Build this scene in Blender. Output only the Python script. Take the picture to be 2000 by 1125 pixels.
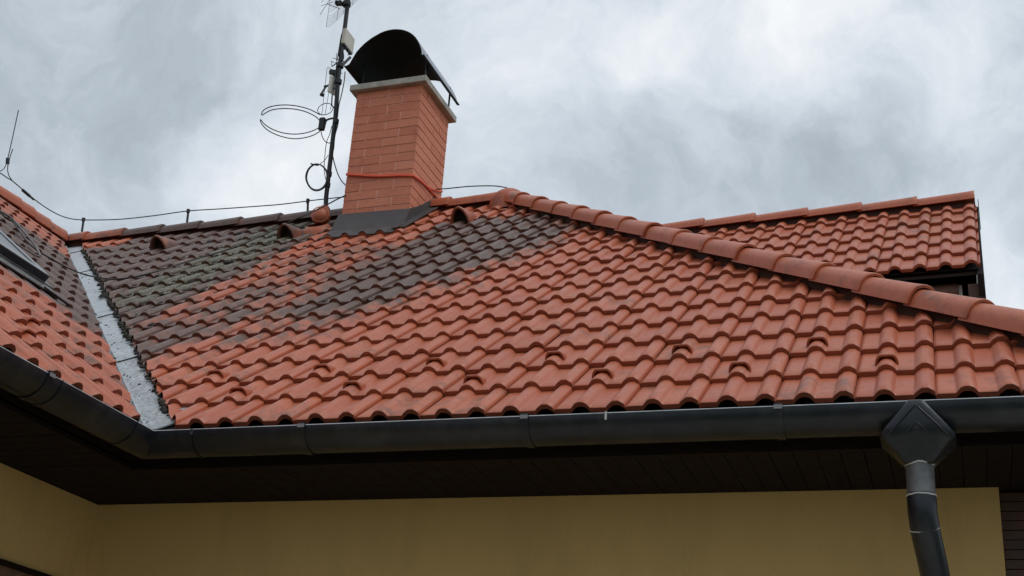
import bpy, bmesh, math, random
import numpy as np
from mathutils import Vector, Matrix
random.seed(7); rng = np.random.RandomState(7)
R = math.radians
for o in list(bpy.data.objects): bpy.data.objects.remove(o)
scn = bpy.context.scene
col = scn.collection

# ------------------------------------------------------------------ camera
F_PX = 2573.4; YAW, PITCH, ROLL = -0.3447, 0.4060, 0.0694
CAM = np.array([3.2405, -4.9534, -1.6775])
cy, sy, cp, sp = math.cos(YAW), math.sin(YAW), math.cos(PITCH), math.sin(PITCH)
Fw = np.array([sy*cp, cy*cp, sp]); Rt = np.array([cy, -sy, 0.]); Up = np.cross(Rt, Fw)
cr, sr = math.cos(ROLL), math.sin(ROLL)
Rt, Up = Rt*cr + Up*sr, -Rt*sr + Up*cr
cam = bpy.data.cameras.new('camera'); camo = bpy.data.objects.new('camera', cam); col.objects.link(camo)
cam.sensor_width = 36; cam.lens = 36*F_PX/2000; cam.clip_start = .05; cam.clip_end = 3000
m = Matrix.Identity(4)
for i in range(3):
    m[i][0], m[i][1], m[i][2], m[i][3] = Rt[i], Up[i], -Fw[i], CAM[i]
camo.matrix_world = m
scn.camera = camo
def ray(x, y):
    d = Rt*((x-1000)/F_PX) - Up*((y-562.5)/F_PX) + Fw
    return d/np.linalg.norm(d)
def hit(x, y, n, d0):            # a point measured in the photograph, put on a real plane of the house
    n = np.array(n, float); r = ray(x, y); return CAM + r*((d0 - n@CAM)/(n@r))

# ------------------------------------------------------------------ world, sun, exposure
scn.view_settings.view_transform = 'Standard'; scn.view_settings.look = 'None'
scn.view_settings.exposure = .12; scn.view_settings.gamma = 1
w = bpy.data.worlds.new('World'); scn.world = w; w.use_nodes = True
nt = w.node_tree; nt.nodes.clear()
def N(nt, t, **k):
    n = nt.nodes.new(t)
    for a, b in k.items(): setattr(n, a, b)
    return n
def L(nt, a, b): nt.links.new(a, b)
SUN_EL, SUN_AZ = R(58), R(105)      # azimuth clockwise from +Y
out = N(nt, 'ShaderNodeOutputWorld'); bg = N(nt, 'ShaderNodeBackground'); bg.inputs[1].default_value = .1
L(nt, bg.outputs[0], out.inputs[0])
sky = N(nt, 'ShaderNodeTexSky', sky_type='NISHITA', sun_disc=False, sun_elevation=SUN_EL, sun_rotation=SUN_AZ)
tc = N(nt, 'ShaderNodeTexCoord')
def vmath(nt, op, a, b):
    n = N(nt, 'ShaderNodeVectorMath', operation=op)
    for i, v in enumerate((a, b)):
        if v is None: continue
        if hasattr(v, 'links') or hasattr(v, 'is_linked'): L(nt, v, n.inputs[i])
        else: n.inputs[i].default_value = v
    return n
def fmath(nt, op, a, b=None, c=None, clamp=False):
    n = N(nt, 'ShaderNodeMath', operation=op); n.use_clamp = clamp
    for i, v in enumerate((a, b, c)):
        if v is None: continue
        if hasattr(v, 'is_linked'): L(nt, v, n.inputs[i])
        else: n.inputs[i].default_value = v
    return n.outputs[0]
def noise(nt, vec, scale, detail=4, rough=.55, dist=0.):
    n = N(nt, 'ShaderNodeTexNoise'); n.inputs['Scale'].default_value = scale
    n.inputs['Detail'].default_value = detail; n.inputs['Roughness'].default_value = rough
    n.inputs['Distortion'].default_value = dist
    L(nt, vec, n.inputs['Vector']); return n
def mapr(nt, v, a, b, c, d, smooth=False):
    n = N(nt, 'ShaderNodeMapRange')
    if smooth: n.interpolation_type = 'SMOOTHSTEP'
    L(nt, v, n.inputs[0])
    for i, k in enumerate((a, b, c, d)): n.inputs[i+1].default_value = k
    return n.outputs[0]
D = tc.outputs['Generated']
warp = noise(nt, D, 5., 6, .55)
wv = vmath(nt, 'SUBTRACT', warp.outputs['Color'], (.5, .5, .5))
wv = vmath(nt, 'SCALE', wv.outputs[0], None); wv.inputs['Scale'].default_value = .22
Dw = vmath(nt, 'NORMALIZE', vmath(nt, 'ADD', D, wv.outputs[0]).outputs[0], None).outputs[0]
base = noise(nt, Dw, 4.2, 9, .56)
lum = mapr(nt, base.outputs[0], .3, .7, .525, .655)
fine = noise(nt, Dw, 11., 10, .66)
lum = fmath(nt, 'ADD', lum, mapr(nt, fine.outputs[0], .3, .7, -.085, .085))
LOBES = [(590,310,210,.24),(480,330,160,.08),(120,250,420,-.06),(250,120,330,-.02),(1480,60,260,.15),(1750,40,240,.11),(1960,540,190,.15),(1980,130,160,.07),
         (1180,340,150,-.06),(1390,240,130,-.08),(1540,310,120,-.07),(1720,340,140,-.06),(1110,120,160,.07),(960,60,160,.03),
         (1080,280,120,.05),(380,40,240,-.05),(800,20,300,.04),(1290,150,120,.05),(1900,270,130,.0),(1620,170,110,-.05),(260,430,200,.04),(1350,410,160,-.02)]
fin2 = noise(nt, Dw, 26., 8, .6)
lum = fmath(nt, 'ADD', lum, mapr(nt, fin2.outputs[0], .3, .7, -.035, .035))
for (px, py, rad, amp) in LOBES:
    d = ray(px, py); dt = vmath(nt, 'DOT_PRODUCT', Dw, tuple(d)).outputs['Value']
    a = math.cos(rad/F_PX*1.25)
    v = mapr(nt, dt, a, 1., 0., amp, True)
    lum = fmath(nt, 'ADD', lum, v)
sepz = N(nt, 'ShaderNodeSeparateXYZ'); L(nt, D, sepz.inputs[0])
ccol = N(nt, 'ShaderNodeValToRGB'); L(nt, lum, ccol.inputs[0])
el = ccol.color_ramp.elements
el[0].position = .3; el[0].color = (.31, .35, .39, 1)
el[1].position = 1.; el[1].color = (1.0, 1.0, 1.0, 1)
e = ccol.color_ramp.elements.new(.5); e.color = (.44, .50, .56, 1)
e = ccol.color_ramp.elements.new(.7); e.color = (.66, .72, .78, 1)
cl10 = N(nt, 'ShaderNodeMix', data_type='RGBA', blend_type='MULTIPLY'); cl10.inputs[0].default_value = 1
L(nt, ccol.outputs[0], cl10.inputs[6]); 
hz_ = mapr(nt, sepz.outputs[2], .02, .36, 9.0, 10., True)      # an overcast sky is darker towards the horizon, brighter overhead
zen = mapr(nt, sepz.outputs[2], .58, .95, 1., 1.35, True)
hz_ = fmath(nt, 'MULTIPLY', hz_, zen)
cbz = N(nt, 'ShaderNodeCombineColor'); [L(nt, hz_, cbz.inputs[i]) for i in range(3)]
L(nt, cbz.outputs[0], cl10.inputs[7])
mx = N(nt, 'ShaderNodeMix', data_type='RGBA'); mx.inputs[0].default_value = .95
L(nt, sky.outputs[0], mx.inputs[6]); L(nt, cl10.outputs[2], mx.inputs[7]); L(nt, mx.outputs[2], bg.inputs[0])
sun = bpy.data.lights.new('sun', 'SUN'); sun.energy = .9; sun.angle = R(28); sun.color = (1, .97, .92)
suno = bpy.data.objects.new('sun', sun); col.objects.link(suno)
sd = Vector((math.sin(SUN_AZ)*math.cos(SUN_EL), math.cos(SUN_AZ)*math.cos(SUN_EL), math.sin(SUN_EL)))
suno.rotation_euler = sd.to_track_quat('Z', 'Y').to_euler()

# ------------------------------------------------------------------ helpers
def thing(name, label, cat, loc=(0, 0, 0), group=None):
    o = bpy.data.objects.new(name, None); col.objects.link(o); o.location = loc
    o['label'] = label; o['category'] = cat
    if group: o['group'] = group
    return o
def tag(o, label, cat, group=None):
    o['label'] = label; o['category'] = cat
    if group: o['group'] = group
    return o
class MB:
    def __init__(s): s.v = []; s.f = []; s.sm = []
    def add(s, V, Fs, smooth=False):
        b = len(s.v); s.v += [tuple(map(float, p)) for p in V]
        for f in Fs: s.f.append(tuple(i+b for i in f)); s.sm.append(smooth)
    def box(s, O, ax, ay, az, bevel=0):          # O corner, three edge vectors
        O, ax, ay, az = map(lambda q: np.array(q, float), (O, ax, ay, az))
        V = [O, O+ax, O+ax+ay, O+ay, O+az, O+ax+az, O+ax+ay+az, O+ay+az]
        s.add(V, [(0,3,2,1),(4,5,6,7),(0,1,5,4),(1,2,6,5),(2,3,7,6),(3,0,4,7)])
    def aabb(s, a, b):
        a = np.array(a, float); b = np.array(b, float); d = b-a
        s.box(a, (d[0],0,0), (0,d[1],0), (0,0,d[2]))
    def tube(s, pts, r, n=8, close=False, caps=True):
        P = [np.array(p, float) for p in pts]; k = len(P); rings = []
        rs = r if hasattr(r, '__len__') else [r]*k
        prev = None
        for i in range(k):
            if close: t = P[(i+1) % k]-P[i-1]
            else: t = P[min(i+1, k-1)]-P[max(i-1, 0)]
            t = t/(np.linalg.norm(t)+1e-12)
            if prev is None:
                a = np.array([0, 0, 1.]) if abs(t[2]) < .9 else np.array([1., 0, 0])
                u = np.cross(t, a)
            else: u = prev - t*(prev@t)
            u /= np.linalg.norm(u)+1e-12; prev = u; v = np.cross(t, u)
            rings.append([P[i]+rs[i]*(u*math.cos(2*math.pi*j/n)+v*math.sin(2*math.pi*j/n)) for j in range(n)])
        V = [q for rg in rings for q in rg]; Fs = []
        for i in range(k if close else k-1):
            i2 = (i+1) % k
            for j in range(n): Fs.append((i*n+j, i*n+(j+1) % n, i2*n+(j+1) % n, i2*n+j))
        s.add(V, Fs, True)
        if caps and not close:
            s.add(rings[0], [tuple(range(n))[::-1]]); s.add(rings[-1], [tuple(range(n))])
    def loft(s, rings, closed=False, smooth=True, flip=False):
        n = len(rings[0]); V = [q for rg in rings for q in rg]; Fs = []
        for i in range(len(rings)-1):
            for j in range(n if closed else n-1):
                f = (i*n+j, i*n+(j+1) % n, (i+1)*n+(j+1) % n, (i+1)*n+j)
                Fs.append(f[::-1] if flip else f)
        s.add(V, Fs, smooth)
    def build(s, name, mat, parent=None, label=None):
        me = bpy.data.meshes.new(name); me.from_pydata(s.v, [], s.f); me.update()
        me.polygons.foreach_set('use_smooth', s.sm); me.materials.append(mat)
        o = bpy.data.objects.new(name, me); col.objects.link(o)
        if parent: o.parent = parent
        if label: o['label'] = label
        return o
def smooth_path(pts, n=6):
    P = [np.array(p, float) for p in pts]; P = [2*P[0]-P[1]]+P+[2*P[-1]-P[-2]]; o = []
    for i in range(1, len(P)-2):
        for k in range(n):
            t = k/n; a, b, c, d = P[i-1:i+3]
            o.append(.5*((2*b)+(c-a)*t+(2*a-5*b+4*c-d)*t*t+(3*b-a-3*c+d)*t**3))
    return o+[P[-2]]

# ------------------------------------------------------------------ materials
def mat(name, colr, rough=.6, metal=0., nscale=0, namp=.15, bump=0., bscale=60, spec=None):
    m = bpy.data.materials.new(name); m.use_nodes = True; nt = m.node_tree
    b = nt.nodes['Principled BSDF']; b.inputs['Roughness'].default_value = rough; b.inputs['Metallic'].default_value = metal
    b.inputs['Base Color'].default_value = (*colr, 1)
    if spec is not None: b.inputs['Specular IOR Level'].default_value = spec
    tc = N(nt, 'ShaderNodeTexCoord'); g = N(nt, 'ShaderNodeNewGeometry')
    if nscale:
        n = noise(nt, g.outputs['Position'], nscale, 6, .6)
        f = mapr(nt, n.outputs[0], .3, .7, 1-namp, 1+namp)
        c = N(nt, 'ShaderNodeMix', data_type='RGBA', blend_type='MULTIPLY'); c.inputs[0].default_value = 1
        c.inputs[6].default_value = (*colr, 1)
        cb = N(nt, 'ShaderNodeCombineColor'); [L(nt, f, cb.inputs[i]) for i in range(3)]
        L(nt, cb.outputs[0], c.inputs[7]); L(nt, c.outputs[2], b.inputs['Base Color'])
        r_ = mapr(nt, n.outputs[0], .3, .7, rough*.85, min(1, rough*1.15)); L(nt, r_, b.inputs['Roughness'])
    if bump:
        n = noise(nt, g.outputs['Position'], bscale, 4, .6)
        bp = N(nt, 'ShaderNodeBump'); bp.inputs['Strength'].default_value = bump; bp.inputs['Distance'].default_value = .01
        L(nt, n.outputs[0], bp.inputs['Height']); L(nt, bp.outputs[0], b.inputs['Normal'])
    return m
def attr(nt, n):
    a = N(nt, 'ShaderNodeAttribute'); a.attribute_name = n; return a.outputs['Fac']
def mixc(nt, fac, a, b, bt='MIX'):
    m = N(nt, 'ShaderNodeMix', data_type='RGBA', blend_type=bt)
    for i, v in ((0, fac), (6, a), (7, b)):
        if hasattr(v, 'is_linked'): L(nt, v, m.inputs[i])
        else: m.inputs[i].default_value = v if i == 0 else (*v, 1)
    return m.outputs[2]
def tile_material():
    m = bpy.data.materials.new('clay_tile'); m.use_nodes = True; nt = m.node_tree
    b = nt.nodes['Principled BSDF']; P = N(nt, 'ShaderNodeNewGeometry').outputs['Position']
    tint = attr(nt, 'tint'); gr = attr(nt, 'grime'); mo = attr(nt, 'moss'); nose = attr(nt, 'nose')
    c = mixc(nt, mapr(nt, tint, 0, 1, 0, 1), (.388, .086, .033), (.500, .130, .053))
    n1 = noise(nt, P, 2.2, 5, .6)
    c = mixc(nt, mapr(nt, n1.outputs[0], .35, .7, 0, .5), c, (.51, .148, .070))
    n2 = noise(nt, P, 38, 6, .7)
    c = mixc(nt, mapr(nt, n2.outputs[0], .45, .8, 0, .35), c, (.34, .075, .034))
    n2b = noise(nt, P, 160, 3, .7)
    c = mixc(nt, mapr(nt, n2b.outputs[0], .35, .7, 0, .22), c, (.33, .075, .034))
    # small dark specks
    vor = N(nt, 'ShaderNodeTexVoronoi'); vor.inputs['Scale'].default_value = 26; L(nt, P, vor.inputs['Vector'])
    n3 = noise(nt, P, 7, 3, .5)
    sp_ = fmath(nt, 'MULTIPLY', mapr(nt, vor.outputs['Distance'], .07, .13, 1, 0), mapr(nt, n3.outputs[0], .58, .66, 0, .8))
    c = mixc(nt, sp_, c, (.07, .035, .025))
    stz = N(nt, 'ShaderNodeMapping'); stz.inputs['Scale'].default_value = (60, 9, 9); L(nt, P, stz.inputs['Vector'])
    nst = noise(nt, stz.outputs[0], 1., 4, .6)
    c = mixc(nt, mapr(nt, nst.outputs[0], .50, .72, 0, .30), c, (.32, .070, .030))
    # grime: grey-brown weathering, broken up by noise
    n4 = noise(nt, P, 9, 8, .68); n5 = noise(nt, P, 55, 5, .7)
    g1 = fmath(nt, 'ADD', gr, mapr(nt, n4.outputs[0], .3, .7, -.42, .42))
    g1 = fmath(nt, 'ADD', g1, mapr(nt, n5.outputs[0], .3, .7, -.16, .16))
    g1 = fmath(nt, 'ADD', g1, mapr(nt, tint, 0, 1, -.26, .26))
    n8 = noise(nt, P, 3.2, 4, .6); g1 = fmath(nt, 'ADD', g1, mapr(nt, n8.outputs[0], .3, .7, -.22, .18))
    gm = mapr(nt, g1, .02, .92, 0, .97, True)
    gc = mixc(nt, mapr(nt, n5.outputs[0], .35, .7, 0, 1), (.046, .028, .021), (.160, .098, .078))
    gc = mixc(nt, mapr(nt, n4.outputs[0], .45, .75, 0, .4), gc, (.19, .085, .052))
    sx = N(nt, 'ShaderNodeSeparateXYZ'); L(nt, P, sx.inputs[0])
    gc = mixc(nt, mapr(nt, sx.outputs[0], -1.9, -.9, 0, .55), gc, mixc(nt, n5.outputs[0], (.040, .026, .019), (.150, .092, .064)))
    c = mixc(nt, gm, c, gc)
    # lichen and moss
    v2 = N(nt, 'ShaderNodeTexVoronoi'); v2.inputs['Scale'].default_value = 45; L(nt, P, v2.inputs['Vector'])
    n6 = noise(nt, P, 22, 7, .75)
    mm = fmath(nt, 'ADD', mo, mapr(nt, n6.outputs[0], .32, .68, -.55, .36))
    mm = mapr(nt, mm, .3, .62, 0, 1, True)
    mc = mixc(nt, mapr(nt, v2.outputs['Distance'], .1, .6, 0, 1), (.230, .208, .130), (.082, .073, .040))
    mc = mixc(nt, mapr(nt, n5.outputs[0], .5, .75, 0, .7), mc, (.36, .35, .28))
    c = mixc(nt, mm, c, mc)
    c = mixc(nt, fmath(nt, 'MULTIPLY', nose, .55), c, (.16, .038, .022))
    L(nt, c, b.inputs['Base Color'])
    L(nt, mapr(nt, n2.outputs[0], .3, .7, .36, .52), b.inputs['Roughness'])
    b.inputs['Specular IOR Level'].default_value = .5
    hgt = fmath(nt, 'ADD', fmath(nt, 'MULTIPLY', n2b.outputs[0], .25), fmath(nt, 'MULTIPLY', fmath(nt, 'MULTIPLY', mm, mapr(nt, v2.outputs['Distance'], 0, .6, 1, 0)), 4.))
    hgt = fmath(nt, 'ADD', hgt, fmath(nt, 'MULTIPLY', fmath(nt, 'MULTIPLY', gm, n5.outputs[0]), 1.1))
    bp = N(nt, 'ShaderNodeBump'); bp.inputs['Strength'].default_value = .7; bp.inputs['Distance'].default_value = .004
    L(nt, hgt, bp.inputs['Height']); L(nt, bp.outputs[0], b.inputs['Normal'])
    return m
M_tile = tile_material()
M_under = mat('dark_batten', (.02, .012, .009), .9, nscale=8)
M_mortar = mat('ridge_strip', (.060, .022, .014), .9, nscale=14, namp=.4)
M_gutter = mat('anthracite_zinc', (.007, .010, .016), .34, .1, nscale=5, namp=.3, bump=.12, bscale=25)
def weather(m, c2, sc=(9, 9, 2.2), lo=.50, hi=.72, amt=.6, rough2=None):
    nt = m.node_tree; b = nt.nodes['Principled BSDF']; P = N(nt, 'ShaderNodeNewGeometry').outputs['Position']
    mp = N(nt, 'ShaderNodeMapping'); mp.inputs['Scale'].default_value = sc; L(nt, P, mp.inputs['Vector'])
    n = noise(nt, mp.outputs[0], 1., 8, .72, .4); src = b.inputs['Base Color'].links[0].from_socket
    f = mapr(nt, n.outputs[0], lo, hi, 0, amt); L(nt, mixc(nt, f, src, c2), b.inputs['Base Color'])
    return m
weather(M_gutter, (.044, .047, .052), (7, 7, 5), .48, .76, .6)
M_gutter2 = mat('worn_zinc', (.15, .15, .152), .5, .35, nscale=12, namp=.4)
M_bead = mat('bead_highlight', (.50, .52, .54), .42, .4, nscale=9, namp=.3)  # paler colour paints a highlight along the gutter lip
M_solder = mat('solder_and_sealant', (.46, .46, .44), .6, nscale=30)
M_black = mat('black_coated_steel', (.012, .014, .018), .5, .2, nscale=6)
M_wire = mat('lightning_wire', (.035, .038, .042), .55, .4)
M_cable = mat('black_cable', (.012, .012, .013), .55)
M_gcable = mat('grey_cable', (.16, .14, .14), .6)
M_bplast = mat('beige_plastic', (.50, .47, .39), .5, nscale=8)
M_wplast = mat('white_plastic', (.62, .61, .57), .5, nscale=8)
M_lead = mat('lead_flashing', (.062, .054, .053), .62, .15, nscale=9, namp=.3, bump=.25, bscale=14)
M_conc = weather(mat('concrete_slab', (.40, .38, .335), .85, nscale=11, namp=.22, bump=.5, bscale=90), (.17, .16, .14), (9, 9, 9), .48, .7, .7)
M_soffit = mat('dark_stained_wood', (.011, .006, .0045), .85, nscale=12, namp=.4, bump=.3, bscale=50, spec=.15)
M_clad = mat('brown_timber', (.060, .028, .018), .6, nscale=10, namp=.4, bump=.3, bscale=40)
M_beam = mat('brown_beam', (.15, .085, .06), .6, nscale=16, namp=.3)
M_white = mat('white_metal', (.75, .75, .75), .5)
M_strap = mat('orange_strap', (.72, .11, .045), .6)
M_glass = mat('skylight_cover', (.20, .205, .21), .35, .6, nscale=6)
M_solder2 = mat('bracket_steel', (.22, .225, .23), .5, .3)
M_white_dull = mat('bare_aluminium', (.30, .31, .32), .4, .5)
M_soot = mat('sooty_steel', (.006, .006, .008), .8)
M_galv = mat('galvanised_sheet', (.33, .35, .39), .4, .7)
M_glass2 = mat('window_glass', (.02, .02, .025), .08)
M_ground = mat('lawn', (.085, .10, .045), .95, nscale=2, namp=.4, bump=.6, bscale=40)
M_pave = mat('bounce_paving', (.48, .44, .38), .85, nscale=3, namp=.25)

def stucco_material():
    m = mat('yellow_stucco', (.50, .37, .135), .92)
    nt = m.node_tree; b = nt.nodes['Principled BSDF']; P = N(nt, 'ShaderNodeNewGeometry').outputs['Position']
    n1 = noise(nt, P, 1.6, 5, .6); n2 = noise(nt, P, 240, 3, .7); n3 = noise(nt, P, 700, 2, .6)
    c = mixc(nt, mapr(nt, n1.outputs[0], .35, .65, 0, .4), (.82, .575, .235), (.76, .525, .21))
    c = mixc(nt, mapr(nt, n2.outputs[0], .35, .7, 0, .7), c, (.52, .335, .13))
    L(nt, c, b.inputs['Base Color'])
    bp = N(nt, 'ShaderNodeBump'); bp.inputs['Strength'].default_value = .9; bp.inputs['Distance'].default_value = .004
    L(nt, fmath(nt, 'ADD', n2.outputs[0], n3.outputs[0]), bp.inputs['Height']); L(nt, bp.outputs[0], b.inputs['Normal'])
    return m
M_stucco = weather(stucco_material(), (.42, .30, .12), (2.6, 2.6, .7), .48, .74, .4)
def brick_material():
    m = mat('painted_brick', (.38, .12, .068), .8)
    nt = m.node_tree; b = nt.nodes['Principled BSDF']; P = N(nt, 'ShaderNodeNewGeometry').outputs['Position']
    tint = attr(nt, 'tint')
    c = mixc(nt, tint, (.54, .175, .098), (.66, .245, .145))
    n1 = noise(nt, P, 26, 6, .7); n2 = noise(nt, P, 4, 5, .6); n3 = noise(nt, P, 150, 4, .7)
    c = mixc(nt, mapr(nt, n1.outputs[0], .48, .8, 0, .4), c, (.36, .10, .055))
    c = mixc(nt, mapr(nt, n2.outputs[0], .55, .75, 0, .35), c, (.58, .23, .135))
    L(nt, c, b.inputs['Base Color'])
    bp = N(nt, 'ShaderNodeBump'); bp.inputs['Strength'].default_value = .8; bp.inputs['Distance'].default_value = .004
    L(nt, fmath(nt, 'ADD', n1.outputs[0], n3.outputs[0]), bp.inputs['Height']); L(nt, bp.outputs[0], b.inputs['Normal'])
    return m
M_brick = weather(brick_material(), (.24, .07, .045), (8, 8, 3), .53, .78, .5)
M_joint = mat('painted_mortar', (.74, .40, .30), .85, nscale=30)
def valley_material():
    m = mat('zinc_sheet', (.42, .45, .47), .55, .3)
    nt = m.node_tree; b = nt.nodes['Principled BSDF']; P = N(nt, 'ShaderNodeNewGeometry').outputs['Position']
    n1 = noise(nt, P, 5, 6, .65); n2 = noise(nt, P, 60, 6, .75)
    c = mixc(nt, mapr(nt, n1.outputs[0], .35, .65, 0, .7), (.44, .47, .49), (.56, .58, .60))
    sep = N(nt, 'ShaderNodeSeparateXYZ'); L(nt, P, sep.inputs[0])
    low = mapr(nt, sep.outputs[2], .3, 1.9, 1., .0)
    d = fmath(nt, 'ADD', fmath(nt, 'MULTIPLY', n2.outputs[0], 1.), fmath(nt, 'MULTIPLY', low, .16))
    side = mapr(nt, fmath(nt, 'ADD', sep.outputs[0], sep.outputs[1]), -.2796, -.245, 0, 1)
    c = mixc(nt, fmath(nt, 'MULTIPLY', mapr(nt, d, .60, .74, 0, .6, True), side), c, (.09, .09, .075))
    n7 = noise(nt, P, 9, 7, .7, .8); c = mixc(nt, mapr(nt, fmath(nt, 'ADD', n7.outputs[0], fmath(nt, 'MULTIPLY', low, .06)), .50, .68, 0, .42, True), c, (.19, .19, .175))
    v = N(nt, 'ShaderNodeTexVoronoi'); v.inputs['Scale'].default_value = 17; L(nt, P, v.inputs['Vector'])
    sp_ = fmath(nt, 'MULTIPLY', mapr(nt, v.outputs['Distance'], .10, .17, 1, 0), mapr(nt, fmath(nt, 'ADD', n1.outputs[0], fmath(nt, 'MULTIPLY', low, .15)), .52, .6, 0, .9))
    c = mixc(nt, sp_, c, (.02, .02, .018))
    L(nt, c, b.inputs['Base Color'])
    return m
M_zinc = valley_material()

# ------------------------------------------------------------------ roof geometry
AL = .6587; c_, s_, t_ = math.cos(AL), math.sin(AL), math.tan(AL)
G = .3130; XC = -.2746; HIP = 4.04; W = 4.21; XR = HIP-W      # ridge y, hip apex x
X_NEAR = -9.0
class Slope:
    def __init__(s, O, ex, up, n): s.O, s.ex, s.up, s.n = map(lambda q: np.array(q, float), (O, ex, up, n))
    def p(s, u, v, h): return s.O + s.ex*u + s.up*v + s.n*h
    def inv(s, P):
        d = np.asarray(P)-s.O; return d@s.ex, d@s.up, d@s.n
S_main = Slope((0,0,0), (1,0,0), (0,c_,s_), (0,-s_,c_))
S_left = Slope((XC,0,0), (0,1,0), (-c_,0,s_), (s_,0,c_))
S_hip = Slope((HIP,0,0), (0,1,0), (-c_,0,s_), (s_,0,c_))
yw, aw = -.034, .6705; cw, sw = math.cos(aw), math.sin(aw)
exw = np.array([math.cos(yw), math.sin(yw), 0]); eyw = np.array([-math.sin(yw), math.cos(yw), 0])
S_wing = Slope((3.412, 2.808, 1.787), exw, eyw*cw+np.array([0,0,sw]), -eyw*sw+np.array([0,0,cw]))

TH = .023
def prof_pts():
    # (u, h) across one tile: rolls at .0 and .15, flat pans between, lap seam at the right
    pts = []
    def dome(du, fl=.010, hw=.041):
        a = abs(du)
        if a >= hw: return 0.
        t = a/hw
        return .027*(1-t**2.3)**.95 if t < .62 else .027*(1-.62**2.3)**.95*(1-(t-.62)/.38)
    def dome2(du, hw=.043):
        t = min(1, abs(du)/hw)
        return .0265*min(1, ((1-t)/.74))**.72 if t > .26 else .0265
    us = [-.1135, -.110, -.108, -.095, -.07, -.052, -.0445, -.041, -.036, -.030, -.0254, -.018, -.009, 0, .009, .018, .0254, .030, .036, .041, .0445, .055, .078, .098, .103]
    us += [.107, .1125, .119, .124, .1285, .132, .138, .145, .155, .162, .168, .1715, .176, .181]
    for u in us:
        h = dome(u) + dome2(u-.15)
        if u > .165: h = max(h, .009)
        if u < -.109: h = -.005
        elif u < -.100: h -= .001
        pts.append((u, h))
    pts.append((.1845, .008)); pts.append((.1855, -.003))
    return pts
PROF = prof_pts()
def tiles(S, us, rows, skip=None, jit=1.0, seed=1):
    """us: list of tile origins (u of the first roll); returns an MB of overlapping roof tiles"""
    r = random.Random(seed); mb = MB(); tint = []; nose = []
    for j in rows:
        rowd = r.uniform(-.003, .003)
        for u0 in us:
            if skip and skip(u0, j): continue
            dv = rowd + r.gauss(0, .0032)*jit; dh = abs(r.gauss(0, .0013))*jit; tilt = r.gauss(0, .004)*jit; sk = r.gauss(0, .005)*jit
            tn = min(1, max(0, r.gauss(.5, .22)))
            def P(u, h, v, sag=0):
                return S.p(u0+u + sk*v, v + j*G + dv, h + dh + tilt*u + (TH+.001)*(1-v/G) + sag)
            top = lambda v, e=0: [P(u, h-e, v) for (u, h) in PROF]
            und = lambda v: [P(u, h-TH if k < len(PROF)-1 else h-.004, v) for k, (u, h) in enumerate(PROF)]
            b = len(mb.v)
            vs = [.004, .10, .20, G+.03]
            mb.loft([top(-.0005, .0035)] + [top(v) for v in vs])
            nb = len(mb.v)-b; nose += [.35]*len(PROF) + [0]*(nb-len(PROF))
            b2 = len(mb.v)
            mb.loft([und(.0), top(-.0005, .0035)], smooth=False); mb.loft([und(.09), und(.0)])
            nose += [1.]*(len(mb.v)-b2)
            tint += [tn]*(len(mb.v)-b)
    mb.tint = tint; mb.nose = nose
    return mb
def smoothstep(x, a, b):
    t = np.clip((x-a)/(b-a), 0, 1); return t*t*(3-2*t)
def finish_tiles(mb, name, parent, cuts, S, grime=None, moss=None, label=None):
    me = bpy.data.meshes.new(name); me.from_pydata(mb.v, [], mb.f); me.update()
    me.polygons.foreach_set('use_smooth', mb.sm)
    a = me.attributes.new('tint', 'FLOAT', 'POINT'); a.data.foreach_set('value', mb.tint)
    a = me.attributes.new('nose', 'FLOAT', 'POINT'); a.data.foreach_set('value', mb.nose)
    bm = bmesh.new(); bm.from_mesh(me)
    for co, no in cuts:      # keeps the side away from the normal
        bmesh.ops.bisect_plane(bm, geom=bm.verts[:]+bm.edges[:]+bm.faces[:], plane_co=co, plane_no=no, clear_outer=True)
    bm.to_mesh(me); bm.free()
    n = len(me.vertices); co = np.empty(n*3); me.vertices.foreach_get('co', co); co = co.reshape(-1, 3)
    d = co-S.O; u = d@S.ex; v = d@S.up/G
    for nm, fn in (('grime', grime), ('moss', moss)):
        a = me.attributes.new(nm, 'FLOAT', 'POINT'); a.data.foreach_set('value', fn(u, v) if fn else np.zeros(n))
    me.materials.append(M_tile)
    o = bpy.data.objects.new(name, me); col.objects.link(o); o.parent = parent
    if label: o['label'] = label
    return o
def set_attrs(o, tint=.5, grime=0., moss=0., nose=0.):
    me = o.data
    for nm, v in (('tint', tint), ('grime', grime), ('moss', moss), ('nose', nose)):
        a = me.attributes.new(nm, 'FLOAT', 'POINT'); a.data.foreach_set('value', [v]*len(me.vertices))
    return o

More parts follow.
